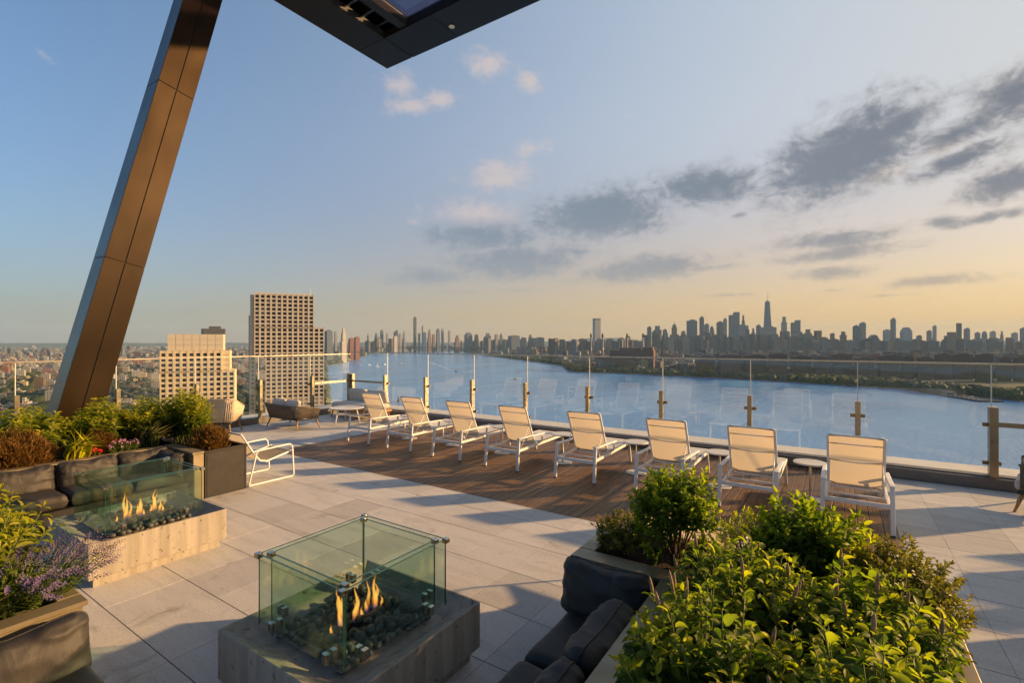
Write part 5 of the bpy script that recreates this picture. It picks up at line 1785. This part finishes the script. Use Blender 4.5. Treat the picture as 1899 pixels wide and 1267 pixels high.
GL = (.10, .13, .17); GY = (.24, .24, .25); DK = (.07, .075, .085); CR = (.52, .46, .37); BR = (.20, .13, .095); RD = (.22, .085, .06); LG = (.42, .42, .41); TN = (.36, .29, .21)
SK = [
 (373, 418, 610, 900, DK, 'dark glass office tower with rooftop plant peeking over the cream block', 'box'),
 (461, 474, 585, 410, GL, 'dark blue glass tower hugging the left side of the tan tower', 'box'),
 (602, 617, 614, 2500, GL, 'dark blue glass tower on the left river bank beside the tan tower', 'box'),
 (620, 625.5, 616, 3100, GY, 'slim grey tower between the blue glass tower and the cream tower', 'box'),
 (630.5, 643, 609.5, 2600, CR, 'sunlit cream waterfront tower on the left river bank', 'step'),
 (646, 656, 628, 2900, RD, 'shorter dark red brick block on the left river bank', 'box'),
 (656.5, 667, 626, 2850, (.26, .105, .075), 'taller red brick block on the left river bank', 'box'),
 (680, 684.5, 616, 5200, GY, 'needle spired tower at the left of the far skyline', 'spire'),
 (693, 702, 618, 5200, GL, 'stepped blue grey tower right of the needle spired tower', 'step'),
 (705, 711, 613, 5300, GL, 'narrow blue grey tower in the left of the far skyline', 'box'),
 (716, 720, 619, 5300, GY, 'very slim grey tower left of the paired dark towers', 'box'),
 (730, 738, 612.6, 5200, DK, 'dark pair of towers with an uneven top in the far skyline', 'twin'),
 (739, 745, 620, 5100, GY, 'low grey tower just right of the dark pair', 'box'),
 (729, 737, 624, 4700, CR, 'small cream tower in front of the dark pair', 'box'),
 (746, 752, 614, 5200, GY, 'grey tower left of the tallest dark tower', 'step'),
 (766.5, 772.5, 589.5, 5000, DK, 'tallest dark needle tower in the far left skyline', 'box'),
 (775, 779.5, 619, 5200, GY, 'small slim tower at the foot of the tallest dark tower', 'box'),
 (782, 790.6, 605, 5200, LG, 'pale wide tower right of the tallest dark tower', 'box'),
 (792, 800, 611, 5000, BR, 'brownish stepped tower right of the pale wide tower', 'step'),
 (801, 807, 621, 4900, BR, 'low brown tower between two taller grey ones', 'box'),
 (808.5, 816, 609.5, 5200, GL, 'blue grey tower with a rounded top in the left skyline', 'curve'),
 (818, 823, 611, 5300, GY, 'slim grey tower right of the rounded tower', 'box'),
 (830.6, 835.5, 614, 5300, GY, 'lone slim tower left of the mid skyline gap', 'box'),
 (842, 853, 622, 4800, BR, 'squat brown tower above the river bend', 'step'),
 (861, 876, 617, 5000, GL, 'broad blue tower with a curved top above the river bend', 'curve'),
 (880, 887, 621, 5000, BR, 'brown tower right of the broad curved tower', 'box'),
 (896, 912, 618, 5000, GL, 'stepped glass tower in the middle of the far skyline', 'step'),
 (917, 924, 621, 5000, GY, 'grey tower left of the spiky mid tower', 'box'),
 (924.5, 934, 616, 5100, GL, 'spiky topped tower in the middle of the far skyline', 'spire'),
 (942, 964, 623, 4600, GL, 'wide blue glass block in the middle of the far skyline', 'box'),
 (967, 976, 627, 4700, GY, 'short grey tower right of the wide blue block', 'box'),
 (978, 988, 621, 4700, DK, 'dark tower standing alone before the distant hill', 'step'),
 (992, 1001, 627, 4700, GY, 'small grey tower left of the distant hill', 'box'),
 (1024, 1035.6, 631, 4200, BR, 'low brown tower before the distant hill', 'box'),
 (1079, 1092, 629, 3600, BR, 'brown apartment block left of the first chimney', 'step'),
 (1099, 1114, 590.6, 3900, LG, 'tall pale slab tower with a dark band near its flat top', 'cap'),
 (1147, 1157, 627, 3600, GY, 'grey block between the second and third chimneys', 'box'),
 (1160, 1169, 624, 3300, TN, 'tan tower behind the third chimney', 'box'),
 (1200, 1208, 607, 4000, GL, 'left end tower of the stepped blue group right of the chimneys', 'box'),
 (1208, 1229, 604.5, 4000, GL, 'broad stepped blue tower right of the chimneys', 'step'),
 (1229, 1237, 612, 4000, GL, 'right end tower of the stepped blue group', 'box'),
 (1242, 1259, 596, 4200, BR, 'brown stepped tower with a pointed top left of the dark slab', 'spire'),
 (1263, 1271, 615, 4200, GY, 'small grey tower between the pointed tower and dark slab', 'box'),
 (1273, 1293, 595, 4300, GL, 'wide dark slab tower with a flat top in the right skyline', 'box'),
 (1297, 1305.5, 589, 4400, GL, 'slim dark tower just right of the wide dark slab', 'box'),
 (1305.6, 1315, 602, 4100, GY, 'grey tower leaning against the slim dark tower', 'box'),
 (1316, 1324, 605, 4200, GL, 'rounded small tower in the right skyline', 'curve'),
 (1328.6, 1341, 598, 4300, DK, 'dark flat tower left of the tall blue pair', 'box'),
 (1341, 1348, 592, 4400, GY, 'narrow tower behind the dark flat tower', 'box'),
 (1351, 1372, 579, 4600, GL, 'tall blue paired towers left of the tallest spired tower', 'twin'),
 (1374, 1382, 585, 4700, GL, 'slim tower right of the tall blue pair', 'step'),
 (1362, 1388, 604, 4000, GY, 'broad grey block below the tall blue pair', 'box'),
 (1392, 1401, 609, 4100, GY, 'grey tower left of the foot of the spired tower', 'step'),
 (1402, 1411, 604, 4200, GL, 'blue tower at the left foot of the spired tower', 'box'),
 (1416, 1431, 558, 4400, (.15, .19, .24), 'tallest tapering glass tower with a mast in the right skyline', 'taper'),
 (1411, 1440, 607, 4000, GY, 'wide grey block at the foot of the tapering spired tower', 'box'),
 (1446, 1461, 587.6, 4300, GY, 'stepped grey tower right of the spired tower', 'step'),
 (1466, 1485, 594, 4300, GL, 'paired dark towers right of the stepped grey tower', 'twin'),
 (1487, 1508, 611, 3900, BR, 'brown hulking block with antennas in the right skyline', 'step'),
 (1539, 1548, 619, 3800, BR, 'small brown tower right of the skyline gap', 'box'),
 (1554, 1572, 615, 3800, BR, 'stepped brown tower left of the tall paired towers', 'step'),
 (1581, 1593, 605, 3700, GL, 'left tower of the tall pair right of centre', 'box'),
 (1593, 1606, 599.5, 3700, GY, 'right and taller tower of the tall pair right of centre', 'box'),
 (1609, 1630, 621, 3500, DK, 'low dark rounded block in the right skyline', 'curve'),
 (1637, 1651, 612.6, 3600, LG, 'pale low block attached to the tall slim tower at right', 'box'),
 (1651, 1661.5, 592, 3600, GY, 'tall slim tower standing alone at right', 'box'),
 (1668.6, 1692, 607, 3500, LG, 'wide pale tower with a rounded shoulder at right', 'curve'),
 (1699, 1710, 623, 3400, GY, 'low grey tower right of the wide pale tower', 'box'),
 (1718, 1728, 614, 3500, GY, 'grey tower left of a narrow pale tower at right', 'box'),
 (1729, 1737, 605, 3500, LG, 'narrow pale tower at right', 'box'),
 (1744, 1782, 616, 3200, BR, 'broad stepped brown block near the right edge', 'step'),
 (1773, 1783.6, 599.5, 3500, DK, 'tall dark tower with a flared top near the right edge', 'cap'),
 (1787, 1799, 610, 3500, GY, 'grey tower just right of the tall dark flared tower', 'box'),
 (1807, 1818, 617.5, 3600, GY, 'small tower in the row near the right edge, leftmost', 'box'),
 (1820, 1831, 614.5, 3600, GY, 'small tower in the row near the right edge, second', 'curve'),
 (1835, 1847, 615.5, 3600, LG, 'small pale tower in the row near the right edge, third', 'box'),
 (1853, 1862, 614.5, 3600, GY, 'small tower in the row near the right edge, fourth', 'step'),
 (1875, 1888, 618, 3500, LG, 'small pale tower in the row near the right edge, fifth', 'box'),
 (1891, 1906, 609, 3400, GY, 'grey tower cut by the right edge of the picture', 'box'),
]
for q in SK:
    skyline(*q, phi=28 if q[0] > 600 else 8)

# ---- power station: long brick hall and four chimneys
def power_station():
    d = 1850
    x0, y0 = ray(1131, d); x1, y1 = ray(1212, d - 60)
    a = math.atan2(y1 - y0, x1 - x0); L = math.hypot(x1 - x0, y1 - y0)
    t = thing('power_station', 'long red brick power station hall below the four chimneys', 'power station', (x0, y0, GZ), a)
    def b(nm, *q):
        o = MB().box(*q).build(nm, MATS['facade'], t); o.color = (.17, .07, .052, 1)
    zt = CAMZ + (CY - 645) * d / FPX - GZ
    b('hall', 0, L, 0, 60, 0, zt * .9)
    b('turbine_hall', L * .22, L * .7, 8, 50, zt * .9 + .02, zt)
    b('annex', L * .75, L * .98, 4, 50, zt * .9 + .02, zt * 1.03)
    b('low_hall', -50, -.05, 10, 60, 0, zt * .62)
power_station()
CHN = ['leftmost', 'second from left', 'third from left', 'rightmost']
for k, (px, base_col) in enumerate(((1096, (.36, .30, .25)), (1117.5, (.36, .30, .25)), (1163, (.36, .30, .25)), (1192.5, (.40, .34, .30)))):
    d = 1960
    x, y = ray(px, d)
    t = thing('chimney', 'tall pale chimney with a dark top, %s of the four' % CHN[k], 'chimney', (x, y, GZ), 0, 'power station chimneys')
    H = CAMZ + (CY - 618.8) * d / FPX - GZ
    r_ = 3.6
    o = MB().lathe([(r_ * 1.25, 0), (r_, H * .9)], 14).build('stack', MATS['facade'], t, smooth=True); o.color = (*base_col, 1)
    o = MB().lathe([(r_ * 1.02, H * .9 + .02), (r_ * 1.02, H)], 14).build('dark_top', MATS['steel_dark'], t, smooth=True)

# ---- brown brick housing slabs along the far bank
hs = random.Random(5)
SLAB = ['leftmost'] + ['number %d from its left end' % q for q in range(2, 40)]
px = 1290
k = 0
while px < 1990:
    wpx = hs.uniform(22, 44)
    d = 1560 - (px - 1290) * .38 + hs.uniform(-40, 60)
    yt = hs.uniform(655, 662)
    c = hs.uniform(.75, 1.15)
    tt = skyline(px, px + wpx, yt + (d < 1450) * 2, d, (.12 * c, .075 * c, .055 * c), 'brown brick housing slab in the far bank row, ' + SLAB[k], 'box', 'housing_slab', 'apartment block', 20, .45, 'brown housing slabs along the far bank')
    px += wpx + hs.uniform(1, 7)
    k += 1

# ---- mid-rise buildings and low houses
def box_stack(r_, w, d, h):
    "a simple building: body with parapet, set-back and roof hut, as verts and faces in local space"
    m = MB()
    m.box(-w / 2, w / 2, -d / 2, d / 2, 0, h)
    if r_.random() < .6:
        s_ = r_.uniform(.25, .55)
        m.box(-w * s_ / 2, w * s_ / 2 , -d * s_ / 2, d * s_ / 2, h + .01, h + r_.uniform(2.5, 5))
    if r_.random() < .35:
        m.box(-w * .46, -w * .1, -d * .46, d * .1, h + .02, h + r_.uniform(3, 7))
    return m

def masses(name, label, cat, group, items, n_ind, stuff_name, stuff_label):
    "items: (r, f, w, d, h, rot, col, label); the nearest n_ind become things, the rest one mass"
    items.sort(key=lambda q: q[1] / max(q[2], 1) ** .5)
    r_ = random.Random(3)
    V = []; F = []; C = []
    for k, (r, f, w, d, h, rot, col, lab) in enumerate(items):
        m = box_stack(r_, w, d, h)
        x, y = W(r, f)
        if k < n_ind:
            o = m.build(name, MATS['facade'], None, (x, y, GZ), rot)
            o.color = (*col, 1)
            tag(o, lab, cat, group)
        else:
            n = len(V)
            ca, sa = math.cos(rot), math.sin(rot)
            V += [(x + ca * a - sa * b, y + sa * a + ca * b, GZ + z) for a, b, z in m.v]
            F += [tuple(i + n for i in q) for q in m.f]
            C += [(*col, 1)] * len(m.v)
    if V:
        mb = MB(); mb.v = V; mb.f = F
        o = mb.build(stuff_name, MATS['facade_mass'])
        at_ = o.data.attributes.new('col', 'FLOAT_COLOR', 'POINT')
        at_.data.foreach_set('color', np.array(C, np.float32).ravel())
        tag(o, stuff_label, kind='stuff')

HCOL = [((.40, .36, .30), 'cream'), ((.30, .13, .09), 'red brick'), ((.24, .16, .12), 'brown brick'), ((.50, .48, .44), 'pale'), ((.28, .28, .28), 'grey'), ((.56, .45, .28), 'sandy'), ((.14, .15, .17), 'slate')]
def house_label(nm, r, f, h):
    px = CX + FPX * r / f
    py = CY + FPX * 108 / f
    size = 'taller' if h > 15 else ('flat roofed' if int(r * 7 + f) % 2 else 'small')
    where = ('at the far left edge' if px < 55 else 'left of the column' if px < 150 else 'just right of the column' if px < 235 else
             'between column and cream block' if px < 300 else 'below the cream block' if px < 440 else 'left of the tan tower foot' if px < 480 else 'near the tan tower')
    how = 'low down near the shrubs' if py > 730 else 'in the middle rows' if py > 700 else 'in the upper rows'
    return '%s %s house %s, %s' % (size, nm, where, how)
def block_label(nm, r, f, h):
    px = CX + FPX * r / f
    marks = [(905, 'by the river bend'), (985, 'below the mid skyline'), (1090, 'left of the chimneys'), (1200, 'behind the power station'), (1265, 'below the stepped blue group'), (1330, 'below the wide dark slab tower'),
             (1400, 'below the tall blue pair'), (1465, 'below the spired tower'), (1540, 'right of the spired tower'), (1620, 'below the tall pair at right'), (1700, 'below the lone slim tower'), (1790, 'below the dark flared tower'), (9999, 'near the right edge')]
    where = [m_ for lim, m_ in marks if px < lim][0]
    row = 'front rows' if f < 1900 else 'middle rows' if f < 2700 else 'back rows'
    return '%s %s city block %s, %s across the river' % ('tall' if h > 42 else 'low' if h < 24 else 'mid-rise', nm, where, row)
def brooklyn():
    r_ = random.Random(21)
    a_az = R(63)
    ca, sa = math.sin(a_az), math.cos(a_az)      # street direction in (right, fwd)
    items = []
    for j in range(-20, 150):
        for i in range(-260, 120):
            u = i * 12.5 + r_.uniform(-2, 2); v = j * 27 + (8 if i % 2 else 0) * 0 + r_.uniform(-2, 2)
            r = -500 + ca * u - sa * v; f = 700 + sa * u + ca * v
            if f < 330 or f > 2700: continue
            px = CX + FPX * r / f
            if px < -50 or px > 606: continue
            if not inland(r, f) or coast_dist(r, f) < 25: continue
            if r_.random() < .40 + .3 * (mnoise.noise(Vector((u * .008, v * .008, 2))) > .1): continue
            if 300 < f < 460 and 280 < px < 612: continue
            col, nm = HCOL[r_.choices(range(7), (5, 2, 3, 6, 5, 3, 2))[0]]
            s_ = r_.uniform(.6, 1.05)
            h = r_.uniform(8, 14) if r_.random() < .88 else r_.uniform(16, 34)
            hh_ = h
            w = r_.uniform(9, 12.2) * (1 if h < 15 else 1.6)
            items.append((r, f, w, r_.uniform(11, 17), h, math.pi / 2 - a_az + TH, tuple(q * s_ for q in col), house_label(nm, r, f, hh_)))
    for k in range(2300):
        yy = r_.uniform(638.5, 672)
        f = 108 * FPX / (yy - CY)
        if f > 12500: continue
        px = r_.uniform(-60, 700)
        r, _ = rf(px, f)
        if not inland(r, f): continue
        col, nm = HCOL[r_.choices(range(7), (4, 1, 3, 3, 5, 2, 4))[0]]
        s_ = r_.uniform(.32, .7)
        big = f / 2600
        hh_ = 12
        items.append((r, f, r_.uniform(12, 30) * big ** .6, r_.uniform(12, 25) * big ** .6, r_.uniform(9, 22) if r_.random() < .9 else r_.uniform(25, 55), r_.choice((.3, .6, 1.2)), tuple(q * s_ for q in col), house_label(nm, r, f, hh_)))
    masses('low_house', None, 'house', 'low houses beyond the left glass screen', items, 300, 'distant_low_houses', 'mass of small distant rooftops stretching to the left horizon')
brooklyn()

def far_bank():
    r_ = random.Random(8)
    items = []
    for k in range(5200):
        yy = r_.uniform(639.5, 700)
        f = 108 * FPX / (yy - CY)
        px = r_.uniform(690, 2050)
        if f > 9000 or f < 1250: continue
        r, _ = rf(px, f)
        if not inland(r, f) or coast_dist(r, f) < (150 if px > 1290 else 90): continue
        col, nm = HCOL[r_.choices(range(7), (2, 2, 6, 1, 6, 1, 6))[0]]
        s_ = r_.uniform(.4, .85)
        h = r_.uniform(16, 38) if r_.random() < .8 else r_.uniform(40, 72)
        if px < 1290 and f < 2600: h *= .6
        lim = (2.2 - (640 - CY) * f / FPX) - GZ
        h = min(h, max(14, lim * r_.uniform(.6, 1.0)))
        sz = max(1, f / 2500)
        items.append((r, f, r_.uniform(16, 42) * sz ** .7, r_.uniform(16, 32) * sz ** .7, h, TH + R(r_.choice((-28, -20, 10))), tuple(q * s_ for q in col), block_label(nm, r, f, h)))
    # taller fill between the skyline towers
    for (n, pa, pb_, da, db, ya, yb) in ((80, 676, 1010, 4600, 5400, 625, 634), (170, 1190, 1520, 3500, 4500, 611, 633), (120, 1500, 1960, 3000, 3900, 625, 636), (60, 1010, 1200, 3200, 4200, 627, 635)):
        for k in range(n):
            f = r_.uniform(da, db); px = r_.uniform(pa, pb_)
            r, _ = rf(px, f)
            if not inland(r, f): continue
            yt = ya + (yb - ya) * r_.random() ** .55
            h = 2.2 + (CY - yt) * f / FPX - GZ
            col, nm = HCOL[r_.choices(range(7), (1, 1, 3, 2, 8, 0, 8))[0]]
            s_ = r_.uniform(.4, .7)
            w = r_.uniform(22, 52)
            items.append((r, f, w, w * r_.uniform(.6, 1), h, TH + R(r_.choice((-28, -20, 10))), tuple(q * s_ for q in col), block_label(nm, r, f, h)))
    masses('mid_rise_block', None, 'building', 'mid-rise blocks across the river', items, 260, 'distant_city_blocks', 'mass of small distant city blocks across the river')
far_bank()

# ---- trees: on the streets at left and along the far bank
def tree_mass(name, label, pts, rad):
    bm = bmesh.new()
    bmesh.ops.create_icosphere(bm, subdivisions=2, radius=1)
    base = np.array([v.co[:] for v in bm.verts]); faces = [tuple(v.index for v in f.verts) for f in bm.faces]
    bm.free()
    vs = []
    for k in range(6):
        b = base.copy()
        for i in range(len(b)):
            b[i] *= 1 + .55 * mnoise.noise(Vector(b[i] * 2.1 + k * 7.3))
        b[:, 2] *= .85
        vs.append(b)
    r_ = random.Random(4)
    V = []; F = []; A = []
    fa = np.array(faces)
    for k, (x, y, z) in enumerate(pts):
        s_ = r_.uniform(*rad)
        ang = r_.uniform(0, 6.28)
        b = vs[k % 6]
        rot = np.array([[math.cos(ang), -math.sin(ang), 0], [math.sin(ang), math.cos(ang), 0], [0, 0, 1]])
        V.append((b @ rot.T) * s_ + np.array([x, y, z + s_ * .8]))
        F.append(fa + k * len(base))
        A += [r_.random()] * len(base)
    V = np.concatenate(V); F = np.concatenate(F)
    me = bpy.data.meshes.new(name)
    me.from_pydata(V.tolist(), [], F.tolist())
    att = me.attributes.new('rnd', 'FLOAT', 'POINT'); att.data.foreach_set('value', np.array(A, np.float32))
    o = obj(name, me, MATS['tree_far'])
    tag(o, label, kind='stuff')
tr = random.Random(31)
pts = []
while len(pts) < 6200:
    yy = tr.uniform(652, 790)
    f = 108 * FPX / (yy - CY); px = tr.uniform(-50, 604)
    r, _ = rf(px, f)
    if not inland(r, f) or (300 < f < 440 and 285 < px < 605): continue
    if mnoise.noise(Vector((r * .01, f * .01, 0))) < -.05: continue
    pts.append((*W(r, f), GZ))
tree_mass('street_trees', 'mass of green street trees between the low houses at left', pts, (6, 12))
pts = []
while len(pts) < 1500:
    px = tr.uniform(880, 1990)
    # walk inland from the bank
    seg = tr.randrange(2, len(COAST_R) - 1)
    s_ = tr.random()
    r = COAST_R[seg][0] * (1 - s_) + COAST_R[seg + 1][0] * s_; f = COAST_R[seg][1] * (1 - s_) + COAST_R[seg + 1][1] * s_
    off = tr.uniform(12, 135)
    r += off * .35; f += off
    if inland(r, f):
        pts.append((*W(r, f), GZ))
for k in range(260):
    seg = tr.randrange(5, 9)
    s_ = tr.random()
    r = COAST_L[seg][0] * (1 - s_) + COAST_L[seg + 1][0] * s_; f = COAST_L[seg][1] * (1 - s_) + COAST_L[seg + 1][1] * s_
    off = tr.uniform(10, 190)
    r -= off * .6; f += off * .8
    if inland(r, f):
        pts.append((*W(r, f), GZ))
tree_mass('riverside_trees', 'dark green belt of trees along the river banks', pts, (6, 12))

# riverside road and lawn on the far bank
def strip(name, mat, o0, o1, z):
    v = []
    for (r, f) in COAST_R[4:]:
        for o_ in (o0, o1):
            v.append((*W(r + o_ * .35, f + o_), z))
    n = len(COAST_R[4:])
    o = MB().add(v, [(2 * i, 2 * i + 2, 2 * i + 3, 2 * i + 1) for i in range(n - 1)]).build(name, MATS[mat])
    tag(o, kind='structure')
strip('riverside_lawn', 'grass_strip', 4, 150, GZ + .05)
strip('riverside_road', 'ledge_stone', 40, 58, GZ + 4.2)
strip('riverside_path', 'ledge_stone', 5, 11, GZ + .6)

# ---- piers, boats and bridge
def pier():
    x, y = ray(1718, 1075)
    x2, y2 = ray(1832, 905)
    a = math.atan2(y2 - y, x2 - x); L = math.hypot(x2 - x, y2 - y)
    t = thing('pier', 'low dark pier with sheds jutting from the far bank at right', 'pier', (x, y, GROUND), a)
    MB().box(0, L, -14, 26, -.3, 2.6).build('quay', MATS['steel_dark'], t)
    MB().box(L * .05, L * .28, -6, 16, 2.62, 11).build('shed', MATS['boat_dark'], t)
    MB().box(L * .30, L * .40, -2, 12, 2.62, 8).build('shed', MATS['kerb_metal'], t)
    for k in range(8):
        MB().tube([(L * (.45 + .07 * k), -12, -.3), (L * (.45 + .07 * k), -12, 6)], .6, 6).build('pile', MATS['boat_dark'], t)
pier()
def boat(label, px, py, L, mat, heading, kind='cabin', group=None):
    p = at(px, py, GROUND)
    t = thing('boat', label, 'boat', (p.x, p.y, GROUND + .02), heading, group)
    b = L * .28
    m = MB()
    sec = [(-.5, .8, .9), (-.2, 1, .85), (.2, .9, .95), (.42, .4, 1.15), (.5, .02, 1.3)]
    v = []
    for (s_, w_, h_) in sec:
        v += [(s_ * L, -b / 2 * w_, L * .11 * h_), (s_ * L, b / 2 * w_, L * .11 * h_), (s_ * L * .96, b / 2 * w_ * .6, -.3), (s_ * L * .96, -b / 2 * w_ * .6, -.3)]
    f = [(0, 1, 2, 3)]
    for k in range(4):
        for q in range(4):
            f.append((k * 4 + q, (k + 1) * 4 + q, (k + 1) * 4 + (q + 1) % 4, k * 4 + (q + 1) % 4))
    f.append((16, 19, 18, 17))
    m.add(v, f).build('hull', MATS[mat], t)
    MB().box(-.28 * L, .14 * L, -b * .32, b * .32, L * .1, L * .23).build('cabin', MATS['boat_white' if mat == 'boat_white' else 'boat_dark'], t, bevel=L * .01)
    MB().box(-.12 * L, .08 * L, -b * .26, b * .26, L * .232, L * .32).build('wheelhouse', MATS[mat], t, bevel=L * .008)
    if kind == 'sail':
        MB().tube([(0, 0, L * .1), (0, 0, L * 1.3)], L * .012, 6).build('mast', MATS['boat_white'], t)
        MB().add([(0, 0, L * .25), (-.42 * L, .02, L * .27), (0, .06, L * 1.25), (-.1 * L, L * .06, L * .6)], [(0, 1, 3), (1, 2, 3), (2, 0, 3)]).build('sail', MATS['boat_white'], t)
    if kind == 'tug':
        MB().tube([(-.1 * L, 0, L * .3), (-.1 * L, 0, L * .55)], L * .03, 8).build('funnel', MATS['boat_dark'], t)
        MB().tube([(.25 * L, 0, L * .1), (.25 * L, 0, L * .6)], L * .012, 6).build('mast', MATS['boat_dark'], t)
    return t
b1 = boat('small dark speedboat with a white wake in mid river', 846, 690, 15, 'boat_dark', R(-20))
p0, p1 = at(845, 689.6, GROUND), at(798, 672.5, GROUND)
d_ = (p1 - p0).normalized(); n_ = Vector((-d_.y, d_.x, 0))
wk = MB()
vv = []
for k in range(17):
    s_ = k / 16
    c_ = p0.lerp(p1, s_)
    w_ = 2.0 + 9 * s_ + 1.2 * mnoise.noise(Vector((k * 1.3, 0, 0)))
    vv += [tuple(c_ + n_ * w_ + Vector((0, 0, .12))), tuple(c_ - n_ * w_ + Vector((0, 0, .12)))]
m_, t_, o_ = newmat('wake_foam')
P_ = t_.new('ShaderNodeNewGeometry').outputs['Position']
bs = principled(t_, None, (.7, .78, .84), .6)
tp = t_.new('ShaderNodeBsdfTransparent'); mx_ = t_.new('ShaderNodeMixShader')
t_.put(mx_.inputs[0], t_.sm(t_.noise(P_, .12, 4, .7), .42, .62, 0, .8))
t_.t.links.new(tp.outputs[0], mx_.inputs[1]); t_.t.links.new(bs.outputs[0], mx_.inputs[2]); t_.t.links.new(mx_.outputs[0], o_.inputs[0])
wk.add(vv, [(2 * i, 2 * i + 2, 2 * i + 3, 2 * i + 1) for i in range(16)])
tag(wk.build('wake', m_), 'white foam wake trailing behind the speedboat', kind='stuff')
for k, (px, py) in enumerate(((668, 678), (685, 677.5), (714, 676.5), (745, 675))):
    boat('small white boat on the river, %s of four off the left bank' % ('leftmost', 'second', 'third', 'rightmost')[k], px, py, 16, 'boat_white', R(40 + 30 * k), group='white boats off the left bank')
boat('white sailing boat off the left river bank', 701, 681, 16, 'boat_white', R(60), 'sail')
boat('dark tugboat near the left end of the screen', 739, 745, 18, 'boat_dark', R(-40), 'tug')
boat('tiny dark boat right of the speedboat wake', 955, 704, 12, 'boat_dark', R(10))
boat('white ferry moored at the far bank below the trees', 1369, 699.5, 30, 'boat_white', R(-5))
for k, px in enumerate((1742, 1757, 1772, 1788, 1803)):
    boat('white boat moored along the pier at right, number %d from its tip' % (k + 1), px, 731 + (px - 1742) * .13, 12 + 2 * (k % 3), 'boat_white', R(20 - 13 * k), group='boats moored at the pier')
boat('white boat moored on the bank side of the pier shed', 1700, 719.5, 16, 'boat_white', R(-10))

def bridge():
    d0 = 4750
    x0, y0 = ray(676, d0); x1, y1 = ray(905, d0 + 250)
    a = math.atan2(y1 - y0, x1 - x0); L = math.hypot(x1 - x0, y1 - y0)
    t = thing('bridge', 'dark suspension bridge crossing the river before the far skyline', 'bridge', (x0, y0, GROUND), a)
    c = (.07, .07, .075)
    zd = CAMZ + (CY - 645) * d0 / FPX - GROUND
    def bl(nm, *q):
        o = MB().box(*q).build(nm, MATS['facade'], t); o.color = (*c, 1)
    MB().box(-300, L + 300, -14, 14, zd - 4, zd + 3).build('deck', MATS['boat_dark'], t)
    tw = [L * .09, L * .775]
    zt = CAMZ + (CY - 632) * d0 / FPX - GROUND
    for xx in tw:
        m = MB()
        for s_ in (-12, 12):
            m.beam((xx - 7, s_, 0), (xx - 3, s_, zt), 4, 5); m.beam((xx + 7, s_, 0), (xx + 3, s_, zt), 4, 5)
        m.box(xx - 6, xx + 6, -14, 14, zt - 5, zt).box(xx - 6, xx + 6, -13, 13, zd + 20, zd + 24)
        m.build('tower', MATS['boat_dark'], t)
        MB().box(xx - 14, xx + 14, -22, 22, -.4, 9).build('pier', MATS['ledge_stone'], t)
    for s_ in (-12, 12):
        pts = [(-300, s_, zd + 2)] + [(tw[0], s_, zt)]
        for k in range(1, 16):
            u = k / 16
            pts.append((tw[0] + (tw[1] - tw[0]) * u, s_, zd + 5 + (zt - zd - 5) * (2 * u - 1) ** 2))
        pts += [(tw[1], s_, zt), (L + 300, s_, zd + 2)]
        MB().tube(pts, .9, 5).build('cable', MATS['boat_dark'], t)
bridge()

# ---- evening haze over the city
def haze():
    m, t, o = newmat('haze_air')
    pv = t.new('ShaderNodeVolumePrincipled')
    pv.inputs['Color'].default_value = HAZE_COL
    pv.inputs['Density'].default_value = HAZE_DENS
    pv.inputs['Anisotropy'].default_value = 0.0
    t.t.links.new(pv.outputs[0], o.inputs['Volume'])
    b = MB().prism([W(*p) for p in ((-14000, -3000), (14000, -3000), (14000, 15000), (-14000, 15000))], GROUND - 2, 475).build('haze', m)
    tag(b, kind='stuff')
HAZE_COL = (.48, .74, 1.0, 1)
HAZE_DENS = 4.2e-5
haze()
